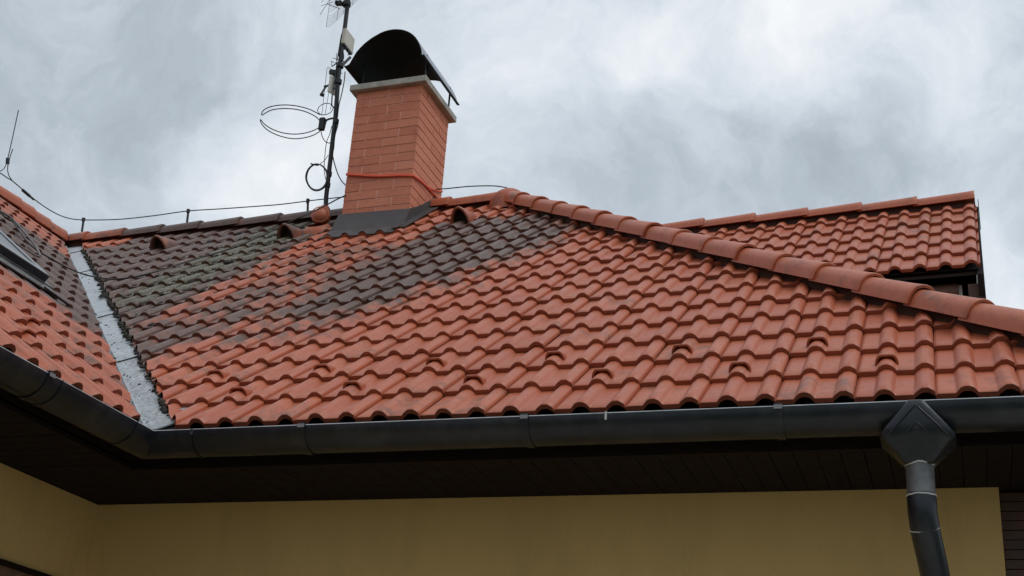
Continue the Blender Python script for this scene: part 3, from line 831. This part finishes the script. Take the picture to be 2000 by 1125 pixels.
mb = MB(); mb.aabb(tuple(wp(-.088, .155, z0w-.20)), tuple(wp(-.068, .175, z0w-.045))); mb.aabb(tuple(wp(-.102, .155, z0w-.05)), tuple(wp(-.0885, .175, z0w-.043))); mb.build('beam_end_trim', M_white, house)

# ------------------------------------------------------------------ chimney
cX, cY, cW, cD = -1.419, 3.765, .602, .604; cZb, cZt = 2.55, 4.244
yawc = -.016; e1 = np.array([math.cos(yawc), math.sin(yawc), 0]); e2 = np.array([-math.sin(yawc), math.cos(yawc), 0])
CO = np.array([cX, cY, 0])
def cpt(a, b, z): return CO+e1*a+e2*b+np.array([0, 0, z])
mb = MB(); mb.box(cpt(.002, .002, cZb), e1*(cW-.004), e2*(cD-.004), (0, 0, cZt-cZb))
chim = mb.build('chimney', M_joint, house, 'square chimney of orange painted brick standing near the ridge')
mb = MB(); tint = []; r = random.Random(11)
nrow = 21; ch = (cZt-cZb)/nrow
faces = [(0, 0, e1, e2, cW), (cW, 0, e2, -e1, cD), (cW, cD, -e1, -e2, cW), (0, cD, -e2, e1, cD)]
for i in range(nrow):
    z = cZb+i*ch
    for fi, (a0, b0, d, inn, wd) in enumerate(faces):
        q0 = cpt(a0, b0, z)
        par = (i+fi) % 2
        jj = r.uniform(-.008, .008)
        cuts = [0] + ([.297+jj] if par == 0 else [.128+jj, .430+jj]) + [wd]
        for k in range(len(cuts)-1):
            a, b = cuts[k]+(.005 if k else -.002), cuts[k+1]-(.005 if k < len(cuts)-2 else -.000)
            pr_ = r.uniform(-.001, .0015); hh = ch-.0055+r.uniform(-.0015, .001)
            base = q0+d*a+np.array([0, 0, .005])-inn*(.001+pr_)
            nb = len(mb.v)
            # bricks overhang slightly at their foot, so each bed joint throws a line of shade
            bx = MB(); bx.box(base, d*(b-a), inn*(.02), (0, 0, hh))
            V = [np.array(v) for v in bx.v]
            for vi in (0, 1): V[vi] = V[vi]-inn*.0020 + np.array([0, 0, r.uniform(-.001, .001)])
            mb.add(V, bx.f); tint += [min(1, max(0, r.gauss(.45, .25)))]*8
o = mb.build('brickwork', M_brick, chim)
a = o.data.attributes.new('tint', 'FLOAT', 'POINT'); a.data.foreach_set('value', tint)
bv = o.modifiers.new('b', 'BEVEL'); bv.width = .0022; bv.segments = 2
oh = .054; th_ = .058
mb = MB(); mb.box(cpt(-oh, -oh, cZt), e1*(cW+2*oh), e2*(cD+2*oh), (0, 0, th_))
slab = mb.build('cap_slab', M_conc, chim); bv = slab.modifiers.new('b', 'BEVEL'); bv.width = .006; bv.segments = 2
# cowl: bent sheet, long axis front to back
zc = 4.467; cy1, cy2 = -.113, .713
prof = [(-.098, -.004), (-.082, -.004), (-.055, .01), (-.032, .06), (-.003, .12), (.03, .163), (.065, .199), (.10, .227), (.136, .251), (.175, .271), (.209, .287), (.248, .298), (.285, .303), (.32, .304), (.352, .301), (.39, .293), (.425, .281), (.459, .264), (.489, .245), (.522, .217), (.549, .186), (.568, .158), (.584, .128), (.60, .094), (.613, .061), (.620, .03), (.625, .0), (.640, -.004)]
mb = MB()
rings = [[cpt(x_, y_, zc+z_) for (x_, z_) in prof] for y_ in np.linspace(cy1, cy2, 8)]
tk = .006
def offp(k):
    a = np.array(prof[max(0, k-1)]); b = np.array(prof[min(len(prof)-1, k+1)]); d = b-a; d /= np.linalg.norm(d); return (prof[k][0]+d[1]*tk, prof[k][1]-d[0]*tk)
prof2 = [offp(k) for k in range(len(prof))]
rings2 = [[cpt(x_, y_, zc+z_) for (x_, z_) in prof2] for y_ in np.linspace(cy1, cy2, 8)]
mb.loft(rings2)
mb.loft([rings[0], rings2[0]], smooth=False); mb.loft([rings[-1], rings2[-1]], smooth=False)
for s1 in (0, -1): mb.loft([[rg[s1] for rg in rings], [rg[s1] for rg in rings2]], smooth=False)
cowl = mb.build('cowl', M_soot, chim, 'black arched sheet metal cowl on the chimney')
mb = MB(); mb.loft(rings, flip=True); mb.build('cowl_skin', M_galv, cowl)
for k in (0, -1):
    mb = MB(); mb.tube([rings[j][k] for j in range(8)], .007, 8); mb.build('cowl_rod', M_black, cowl)
for (a, b) in ((.0, .05), (.59, .05), (.0, cD-.02), (.59, cD-.02)):
    mb = MB(); zt_ = np.interp(a, [q[0] for q in prof], [q[1] for q in prof])
    mb.box(cpt(a, b, cZt+th_-.002), e1*.006, e2*.028, (0, 0, zc+zt_-cZt-th_+.0)); mb.build('cowl_leg', M_black, cowl)
# inner flue collar under the cowl
mb = MB(); mb.box(cpt(.05, .05, cZt+th_+.001), e1*(cW-.10), e2*(cD-.10), (0, 0, .05)); mb.build('flue_collar', M_soot, chim)
# lead flashing: apron, sides, corrugated foot
mb = MB()
zb_f = lambda x: 3.074+.0
def ptop(b): return 3.055 + b*t_*.98     # top line of side flashing, steps up the slope
th = .012
# front upstand
yb_ = cY-.155; zf = yb_*t_+.045
V = [cpt(-.02, -.018, 3.075), cpt(cW+.02, -.018, 3.062), np.array([cX+cW+.03, yb_, zf]), np.array([cX-.012, yb_, zf])]
V += [q+np.array([0, .02, -.01]) for q in V]
mb.add(V, [(0, 3, 2, 1), (4, 5, 6, 7), (0, 1, 5, 4), (1, 2, 6, 5), (2, 3, 7, 6), (3, 0, 4, 7)])
V = [cpt(cW+.02, -.018, 3.062), cpt(cW+.02, .12, 3.10), cpt(cW+.02, .0, 2.86), np.array([cX+cW+.03, yb_, zf])]; mb.add(V, [(0, 3, 2, 1)])
# right side upstand (follows the slope)
for sx, sgn in ((cW+.006, 1), (-.016, -1)):
    V = []
    for b, zlo, zhi in ((-.016, 2.80, 3.062), (.20, 2.95, 3.20), (cD*.82, 3.2, 3.43)):
        for dx in (0, .010):
            V += [cpt(sx+dx, b, zlo), cpt(sx+dx, b, zhi)]
    Fs = []
    for i in range(2):
        o_ = i*4; Fs += [(o_, o_+4, o_+5, o_+1), (o_+2, o_+3, o_+7, o_+6), (o_+1, o_+5, o_+7, o_+3)]
    Fs += [(0, 1, 3, 2), (8, 10, 11, 9)]
    mb.add(V, Fs)
flash = mb.build('chimney_flashing', M_lead, chim)
mb = MB()   # apron down the slope with a corrugated lower edge
xa, xb = cX+.0, cX+cW+.06
v_top = (cY-.15)/c_; v_bot = 14.0*G
nu = 61
def apron(u, t):
    v = v_bot+(v_top-v_bot)*t
    ph = math.cos(2*math.pi*(u)/.15)
    roll = .031*max(0, ph)**.7*(1-t)**.6
    wave = roll*.9 + .036 + t*.014
    return S_main.p(u, v, wave)
rows = [[apron(xa+(xb-xa)*i/(nu-1), t) for i in range(nu)] for t in (0, .12, .3, .5, .75, 1)]
mb.loft(rows); mb.loft([[q-S_main.n*.008 for q in rows[0]], rows[0]], smooth=False)
mb.build('chimney_flashing', M_lead, chim)
for (ua, ub) in ((cX+cW-.01, cX+cW+.10),):      # side soakers lying on the tiles
    mb = MB(); mb.box(S_main.p(ua, v_top-.12, .050), S_main.ex*(ub-ua), S_main.up*.80, S_main.n*.006); mb.build('chimney_flashing', M_lead, chim)

# terracotta mast collar on the roof, left of the chimney
def frus(mb, pts, n=20):
    rings = []
    for (C0, rr, ax) in pts:
        ax = np.array(ax, float); ax /= np.linalg.norm(ax); u = np.cross(ax, (0, 1, 0.01)); u /= np.linalg.norm(u); v = np.cross(ax, u)
        rings.append([np.array(C0)+rr*(u*math.cos(2*math.pi*k/n)+v*math.sin(2*math.pi*k/n)) for k in range(n)])
    mb.loft(rings, closed=True)
at0 = lambda px, py, y: hit(px, py, (0, 1, 0), y)
mbx, mby = -1.625, 3.86
Pm = S_main.p(mbx, (3.86)/c_, .02)
base = hit(631, 441, (0, -s_, c_), .05); base = base+np.array([0, 0.03, 0])
topm = hit(637, 405, (0, 1, 0), base[1]+.02)
mb = MB(); ax = S_main.n
dc = at0(627, 424, base[1]-.03)
rings = []
for i in range(9):
    a = -math.pi/2*.75 + (math.pi*.5+math.pi/2*.75)*i/8
    rr = .078*math.cos(a) if i < 8 else .034
    rings.append((dc+np.array([0, 0, .078*math.sin(a)]), max(rr, .034), (0, 0, 1)))
frus(mb, [(S_main.p(dc[0], dc[1]/c_-.03, .0), .125, ax), (S_main.p(dc[0], dc[1]/c_-.02, .045), .115, ax), (S_main.p(dc[0], dc[1]/c_, .07), .085, ax)])
frus(mb, rings)
frus(mb, [(dc+(topm-dc)*.2, .052, topm-dc), (dc+(topm-dc)*.85, .044, topm-dc), (topm, .030, topm-dc)])
o = mb.build('mast_collar', M_tile, roof_main, 'rounded terracotta collar where the antenna mast passes the roof'); set_attrs(o, .75, .05)
vd = np.array([.25, -.85, .10]); vd /= np.linalg.norm(vd)
mb = MB(); frus(mb, [(dc+vd*.035, .079, vd), (dc+vd*.045, .079, vd), (dc+vd*.045, .068, vd)]); o = mb.build('collar_ring', M_tile, roof_main); set_attrs(o, .6, .1)

# moss tufts and dirt caught in the pans and along the valley
def blob(mb, C0, r_, ax1, ax2, n_, rn):
    k = 7; rings = []
    for (h_, q_) in ((-.3, 1.), (.25, .95), (.62, .6), (.8, .15)):
        rings.append([C0 + (ax1*math.cos(2*math.pi*i/k)*rn.uniform(.75, 1.25) + ax2*math.sin(2*math.pi*i/k)*rn.uniform(.75, 1.25))*r_*q_ + n_*h_*r_*.75 for i in range(k)])
    mb.loft(rings, closed=True); mb.add(rings[-1], [tuple(range(k))])
rn = random.Random(21)
mb = MB(); mbl = MB()
for i in range(1000):
    t = rn.random()
    u = rn.gauss(-2.05, .40) if i < 760 else rn.uniform(-3.6, .5); v = rn.uniform(3.8, 16.6)
    if u < -4.2 or (i < 760 and u > -1.52) or (u > -1.5 and not (5.5+max(0, u)*6 < v < 14)) or (-1.5 < u < -.6 and v > 9) or u < XC-v*G*c_+.2: continue
    k = round(u/.15); u = k*.15 + rn.choice((-.062, .058, .07, .05)) + rn.gauss(0, .006)
    frac = (v % 1); hh = .002+.023*(1-frac)
    blob(mb if rn.random() < .72 else mbl, S_main.p(u, v*G, hh), (abs(rn.gauss(.011, .006))+.004)*(1 if i < 760 else .55), S_main.ex, S_main.up*1.5, S_main.n, rn)
for i in range(300):
    v = rn.uniform(5.5, 16) if i < 250 else rn.uniform(.5, 6); y = v*G*c_; u = -.125-y+abs(rn.gauss(0, .022)); k = round(u/.15)
    blob(mb, S_main.p(u, v*G, .004+.016*(1-(v % 1))), rn.uniform(.007, .022), S_main.ex, S_main.up, S_main.n, rn)
M_moss = mat('dark_moss', (.030, .026, .018), .95, nscale=60, namp=.5, bump=.8, bscale=200)
M_lich = mat('pale_lichen', (.24, .23, .18), .95, nscale=60, namp=.4, bump=.8, bscale=200)
o = mb.build('moss', M_moss, roof_main, 'dark moss tufts in the pans of the weathered area'); o['kind'] = 'stuff'
o = mbl.build('lichen', M_lich, roof_main, 'pale lichen crusts'); o['kind'] = 'stuff'
mb = MB()
for i in range(60):
    sr = rn.uniform(.1, 4.6) if rn.random() < .75 else rn.uniform(.1, 2.4); d_ = abs(rn.gauss(.02, .05))+.012
    q = vpt(sr, min(d_, .13)); blob(mb, q, rn.uniform(.003, .009), S_main.ex, S_main.up, np.array([0, 0, 1.]), rn)
o = mb.build('leaf_debris', M_moss, valley); o['kind'] = 'stuff'

# ------------------------------------------------------------------ antenna mast
MY = base[1]+.02
def at(px, py, y=None): return hit(px, py, (0, 1, 0), MY if y is None else y)
mast = thing('antenna_mast', 'black antenna mast rising from the roof beside the chimney', 'antenna mast', tuple(at(636, 412)))
def onmast(mb, name, m, label=None):
    o = mb.build(name, m); o.parent = mast; o.matrix_parent_inverse = Matrix.Translation(-Vector(mast.location))
    if label: o['label'] = label
    return o
mp = [at(636, 412), at(637, 385), at(641, 350), at(645, 315), at(649, 280), at(655, 230), at(661, 150), at(667, 100), at(674, 50), at(680, 0), at(684, -50), at(688, -85)]
mb = MB(); mb.tube(mp, .0195, 16); onmast(mb, 'mast_pole', M_black)
mb = MB()
for (q, w_) in (((656, 238), .03), ((661, 160), .035), ((664, 128), .04), ((677, 8), .045), ((643, 340), .027), ((640, 362), .027)):
    C0 = at(*q); mb = MB(); mb.tube([C0-np.array([0, 0, .02]), C0+np.array([0, 0, .02])], w_*.85, 12); onmast(mb, 'mast_clamp', M_black)
# grid reflector antenna at the top
g0 = at(637, 53, MY+.20); gd = np.array([.433, -.328, 0]); gl = np.linalg.norm(gd); ey_ = gd/gl
gb = np.array([.049, -.006, 0]); Hh = .62
def gridpt(f, z):      # f: -1 left bent edge, 0..1 along the flat field, 2 right bent edge
    o = g0+np.array([0, 0, z])
    if f < 0: return o
    if f <= 1: return o+gb+gd*f
    return o+gb+gd+np.array([.03, .04, 0])
grid = MB(); zq = 0
while zq <= Hh:
    if not (.125 < zq < .15 or .36 < zq < .39): grid.tube([gridpt(f, zq) for f in (-1, 0, .5, 1)], .0012, 5)
    zq += .0205
for f in (-1, .22, .46, .78, 1): grid.tube([gridpt(f, 0), gridpt(f, Hh)], .0018, 5)
onmast(grid, 'grid_antenna', M_wire, 'flat wire grid antenna cut off at the top of the picture')
mb = MB()
for zz in (.10, .24, .38, .52):
    for sgn in (-1, 1):
        C0 = gridpt(.3, zz)+np.array([-.085, -.10, 0])
        mb.tube([C0, C0-ey_*.13+np.array([0, 0, sgn*.05])], .0022, 5); mb.tube([C0, C0+ey_*.13+np.array([0, 0, sgn*.05])], .0022, 5)
    mb.tube([gridpt(.3, zz), C0], .003, 5)
onmast(mb, 'antenna_dipoles', M_wire)
mb = MB(); q = at(663, 5, MY-.05); mb.box(q-np.array([.035, .02, .02]), (.06, 0, -.008), (0, .04, 0), (0, 0, .035)); mb.tube([q, at(655, 2, MY-.08)], .012, 8); mb.tube([q, q+np.array([.0, .0, .12])], .006, 8)
onmast(mb, 'antenna_box', M_black)
# beige panel
mb = MB(); tl = at(678, 58); br = at(677, 87)
z1, z0 = tl[2], br[2]; xx = (tl[0]+br[0])/2
mb.box((xx-.036, MY-.03, z0), (.036, 0, 0), (0, .185, 0), (0, 0, z1-z0+.0)); pb = onmast(mb, 'panel_antenna', M_bplast, 'beige flat box antenna high on the mast')
bv = pb.modifiers.new('b', 'BEVEL'); bv.width = .007; bv.segments = 3
mb = MB(); mb.box((xx-.030, MY-.02, z0-.014), (.026, 0, 0), (0, .165, 0), (0, 0, .0135)); mb.tube([(xx-.02, MY+.02, z0-.01), (xx-.02, MY+.02, z0-.03)], .014, 8); onmast(mb, 'panel_foot', M_black)
mb = MB(); mb.tube([(xx-.03, MY+.08, z0+.08), at(672, 70)], .009, 8); onmast(mb, 'panel_bracket', M_black)
# white panel lower down
mb = MB(); tl = at(645, 145, MY-.04); br = at(641, 178, MY-.04); z1, z0 = tl[2], br[2]
q = np.array([br[0], MY-.04, z0])
mb.box(q, np.array([.035, .085, 0]), np.array([-.014, .006, 0]), np.array([.006, 0, z1-z0])); pb2 = onmast(mb, 'panel_antenna', M_wplast, 'white flat panel antenna below the black box')
bv = pb2.modifiers.new('b', 'BEVEL'); bv.width = .004; bv.segments = 2
mb = MB(); C0 = q+np.array([.03, .04, .07])
for dz in (-.02, .03): mb = MB(); mb.tube([C0+np.array([0, 0, dz]), at(660, 168)+np.array([0, 0, dz])], .007, 8); onmast(mb, 'panel_bracket', M_gcable)
# black boom with small box and elements
mb = MB(); 
mb.tube([at(627, 184, MY-.05), at(636, 170, MY-.01), at(645, 164, MY+.02), at(660, 158)], .009, 8)
mb.tube([at(627, 184, MY-.05), at(631, 186, MY-.05)], .017, 8); mb.tube([at(633, 170, MY), at(638, 168, MY)], .012, 8)
onmast(mb, 'boom', M_black)
mb = MB(); mb.tube([at(658, 135), at(671, 125, MY+.06), at(684, 112, MY+.12)], .013, 8); onmast(mb, 'boom', M_black)
mb = MB(); C0 = at(652, 141); mb.box(C0-np.array([.035, .03, .032]), (.075, .03, 0), (0, .06, 0), (0, 0, .055))
bx = onmast(mb, 'junction_box', M_black); bv = bx.modifiers.new('b', 'BEVEL'); bv.width = .01; bv.segments = 2
mb = MB(); mb.tube([at(648, 130), at(664, 119), at(672, 120)], .005, 6); onmast(mb, 'element_boom', M_black)
for (a, b) in (((650, 113), (664, 118)), ((646, 120), (660, 124)), ((640, 131), (652, 138)), ((648, 119), (648, 130)), ((669, 143), (662, 143)), ((642, 140), (650, 141)), ((657, 104), (657, 118))):
    mb = MB(); mb.tube([at(*a), at(*b)], .0028, 5); onmast(mb, 'element', M_black)
# ring dipole: horizontal loop folded back on itself
boxc = at(629, 243, MY-.03)
def hz(px, py, dz=0): return hit(px, py, (0, 0, 1), boxc[2]+dz)
up_o = [(625, 224), (612, 217), (600, 212), (580, 207), (560, 205), (540, 206), (524, 210), (514, 216), (511, 223), (512.5, 224.8), (518, 221), (530, 215), (545, 212.5), (560, 212), (578, 213.5), (595, 217.5), (608, 223), (618, 229), (624, 235)]
lo_o = [(625, 248), (612, 255), (595, 260), (575, 262), (555, 260), (538, 255), (524, 248), (514, 240), (509.5, 234), (508.5, 235), (511, 242), (520, 252), (535, 261), (555, 268), (575, 271), (595, 269), (612, 264), (624, 257)]
mb = MB(); mb.tube(smooth_path([hz(*q) for q in up_o], 3), .0045, 6); mb.tube(smooth_path([hz(*q) for q in lo_o], 3), .0045, 6)
onmast(mb, 'loop_antenna', M_wire, 'large round loop aerial reaching out to the left of the mast')
mb = MB(); mb.box(boxc-np.array([.025, .02, .058]), (.05, 0, 0), (0, .04, 0), (0, 0, .12)); bx = onmast(mb, 'loop_box', M_black); bv = bx.modifiers.new('b', 'BEVEL'); bv.width = .006; bv.segments = 2
mb = MB(); mb.tube(smooth_path([at(633, 250, MY-.03), at(637, 236, MY-.02), at(645, 232), at(656, 231), at(660, 236)], 4), .009, 8); onmast(mb, 'loop_arm', M_black)
mb = MB(); ph = at(640, 212); mb.tube([hit(635.5+15*math.cos(a)*1.0, 213-11*math.sin(a)-2.5*math.cos(a), (0, 0, 1), ph[2]) for a in [2*math.pi*k/28 for k in range(28)]], .0035, 6, close=True)
onmast(mb, 'small_loop', M_wire)
# coil of spare cable
mb = MB(); r = random.Random(3)
for k in range(4):
    cx_, cy_ = 619+r.uniform(-.8, 1.2), 346.5+r.uniform(-1.2, 1.2); rx, ry = 20.5+r.uniform(-1.8, .8), 26+r.uniform(-1.2, 1); a0_ = r.uniform(0, 6)
    mb.tube([at(cx_+rx*math.cos(a)+.5*math.sin(3*a+k), cy_-ry*math.sin(a), MY-.03-.006*k) for a in [2*math.pi*q/40 for q in range(40)]], .0048, 6, close=True)
mb.tube([at(607, 319.5, MY-.05), at(614, 322, MY-.05), at(622, 323, MY-.04)], .006, 6)
onmast(mb, 'cable_coil', M_cable)
mb = MB()
def cab(pts, rr=.0035, y=None, dy=0): mb.tube(smooth_path([at(a, b, MY+dy) for a, b in pts], 5), rr, 6)
cab([(673, 57), (669, 63), (666, 72), (663, 90), (658, 120), (655, 150), (650, 178)], .004, dy=-.02)
cab([(674, 56), (670, 68), (665, 86), (661, 110)], .003, dy=-.02)
cab([(670, 100), (671, 112), (668, 120)], .006, dy=-.01)
cab([(681, 100), (680, 108)], .004, dy=.08)
cab([(674, 140), (672, 160), (667, 185), (662, 205), (659, 230)], .0045, dy=.0)
cab([(639, 132), (637, 150), (634, 175), (631, 205), (628, 226)], .0022)
cab([(644, 150), (642, 180), (638, 205), (635, 223)], .0022)
cab([(649, 184), (648, 204), (652, 210)], .006)
cab([(648, 200), (645, 214)], .0022)
cab([(627, 257), (630, 268), (636, 277), (646, 280)], .004)
cab([(648, 246), (644, 262), (638, 277), (635, 300), (633, 330), (636, 350)], .0032)
cab([(641, 303), (634, 313), (624, 321)], .003)
cab([(649, 292), (650, 305), (654, 322), (660, 340), (667, 353), (676, 363)], .005, dy=.02)
cab([(660, 232), (659, 246), (655, 260), (653, 272), (652, 285), (651, 293)], .006)
onmast(mb, 'mast_cable', M_cable)

# ------------------------------------------------------------------ strap round the chimney
mb = MB()
fy = cY-.010; fx = cX+cW+.009
def cf(px, py): return hit(px, py, (0, 1, 0), fy-.004)
def cs(px, py): 
    n = e1; return hit(px, py, tuple(n), float((CO+e1*(cW+.013))@n))
f1 = [cf(677, 339), cf(700, 340.5), cf(725, 342), cf(745, 342.5), cf(780, 341), cf(804, 341.5)]
s1 = [cs(809, 343), cs(820, 350), cs(832, 361), cs(843, 369), cs(855, 373), cs(864, 374)]
s2 = [cs(809, 344.5), cs(822, 354), cs(835, 366), cs(848, 380), cs(858, 390), cs(868, 400)]
mb.tube(smooth_path(f1+s1, 4), .0075, 8); mb.tube(smooth_path([q+np.array([0, -.006, -.013]) for q in f1]+s2, 4), .0085, 8)
tag(mb.build('strap', M_strap), 'orange strap slung around the lower brick chimney', 'strap')

# ------------------------------------------------------------------ lightning conductor
lc = thing('lightning_conductor', 'thin black lightning conductor wire carried on small posts above the ridge', 'lightning conductor', (-2.9, W, zt+.1))
def onlc(mb, name, m):
    o = mb.build(name, m); o.parent = lc; o.matrix_parent_inverse = Matrix.Translation(-Vector(lc.location)); return o
def rg(px, py): return hit(px, py, (0, 1, 0), W)
def lr(px, py): return hit(px, py, (1, 0, 0), XC-W)
pts = [lr(-40, 318), lr(0, 338), lr(12, 346), lr(25, 354), lr(50, 375), lr(72, 393), lr(95, 409), lr(118, 421)]
pts += [rg(140, 427.5), rg(163, 429.5), rg(200, 429.5), rg(230, 428.5), rg(260, 426), rg(310, 420), rg(367, 412), rg(430, 408), rg(500, 403), rg(550, 399), rg(601, 392.5), rg(640, 388), rg(700, 382), rg(780, 375), rg(865, 369), rg(910, 364.5), rg(945, 363), rg(970, 363.5), rg(990, 367), rg(1008, 373), rg(1022, 379), rg(1036, 384)]
mb = MB(); mb.tube(smooth_path(pts, 4), .0048, 6); onlc(mb, 'wire', M_wire)
for (a, b) in (((163.5, 428), (160, 452)), ((368, 411), (365, 437)), ((601.5, 391), (600.5, 424))):
    mb = MB(); A, B = rg(*a), rg(*b); mb.tube([B, B*.5+A*.5, A], .0105, 8); mb.tube([A-np.array([.0, 0, .02]), A+np.array([0, 0, .01])], .016, 8)
    mb.tube([A*.8+B*.2-np.array([0, .01, 0]), A+np.array([0, -.01, .006])], .012, 8); onlc(mb, 'wire_holder', M_wire)
mb = MB(); A, B = lr(44, 371), lr(58, 383); mb.tube([A, A*.3+B*.7, B], .014, 8); mb.tube([lr(48, 376), lr(56, 383), lr(66, 391)], .005, 6); onlc(mb, 'wire_clamp', M_wire)
at_ = thing('air_terminal', 'upright lightning rod with a short second prong at the left edge', 'lightning rod', tuple(lr(12, 345)))
def onat(mb, name, m):
    o = mb.build(name, m); o.parent = at_; o.matrix_parent_inverse = Matrix.Translation(-Vector(at_.location))
mb = MB(); mb.tube(smooth_path([lr(36, 215), lr(26, 262), lr(16, 306), lr(12, 321), lr(6, 331), lr(-6, 337)], 4), .0042, 6)
mb.tube(smooth_path([lr(25, 291), lr(20, 305), lr(16, 320), lr(15, 333), lr(18, 344), lr(24, 353)], 4), .0042, 6); onat(mb, 'rod', M_wire)
mb = MB(); A = lr(15.5, 309); B = lr(14.5, 320); mb.tube([A, B], .017, 8); onat(mb, 'clamp', M_wire)

# ------------------------------------------------------------------ loose cables over the roof
mn = (0, -s_, c_); ln = (s_, 0, c_)
def mc(px, py, h=.085): return hit(px, py, mn, h)
def lcp(px, py, h=.08): return hit(px, py, ln, h+XC*s_)
A = hit(676, 381, (0, 1, 0), cY-.012)
pts = [A, A*.8+mc(575, 428, .16)*.2+np.array([0, 0, -.02]), mc(640, 401, .42), mc(600, 418, .26), mc(580, 427, .18), mc(562, 435, .10), mc(530, 452), mc(480, 474), mc(440, 489), mc(362, 512), mc(310, 529), mc(275, 538), mc(250, 543), mc(225, 545), mc(205, 544), mc(187, 541), lcp(168, 537, .12), lcp(143, 528), lcp(110, 511), lcp(77, 492), lcp(55, 474), lcp(38, 452), lcp(26, 434), lcp(12, 425), lcp(0, 415), lcp(-30, 395)]
pts = [A, hit(655, 391, (0, 1, 0), cY-.05), hit(625, 407, (0, 1, 0), cY-.12)] + pts[4:]
mb = MB(); mb.tube(smooth_path(pts, 4), .0055, 6); tag(mb.build('cable', M_cable), 'long black cable sagging from the chimney across the roof and the valley', 'cable')
mb = MB(); mb.tube(smooth_path([lcp(q[0], q[1], .085) for q in ((-20, 400), (0, 412), (20, 424), (34, 438), (46, 452), (58, 466), (69, 480), (79, 500))], 4), .0085, 6)
mb.tube(smooth_path([lcp(q[0], q[1], .085) for q in ((79, 501), (66, 497), (48, 486), (25, 471), (0, 455), (-20, 442))], 4), .006, 6)
tag(mb.build('cable', M_gcable), 'grey cable looping above the roof window on the side slope', 'cable')

# ------------------------------------------------------------------ ground
mb = MB(); mb.add([(-400, -400, ZG), (400, -400, ZG), (400, 400, ZG), (-400, 400, ZG)], [(0, 1, 2, 3)]); g = mb.build('ground', M_ground); g['kind'] = 'structure'
mb = MB(); mb.aabb((WXL, -4.2, ZG-.1), (6.5, WY, ZG+.06)); g = mb.build('path', M_pave); g['kind'] = 'structure'  # out-of-view slab, made wide and pale to bounce light onto the wall
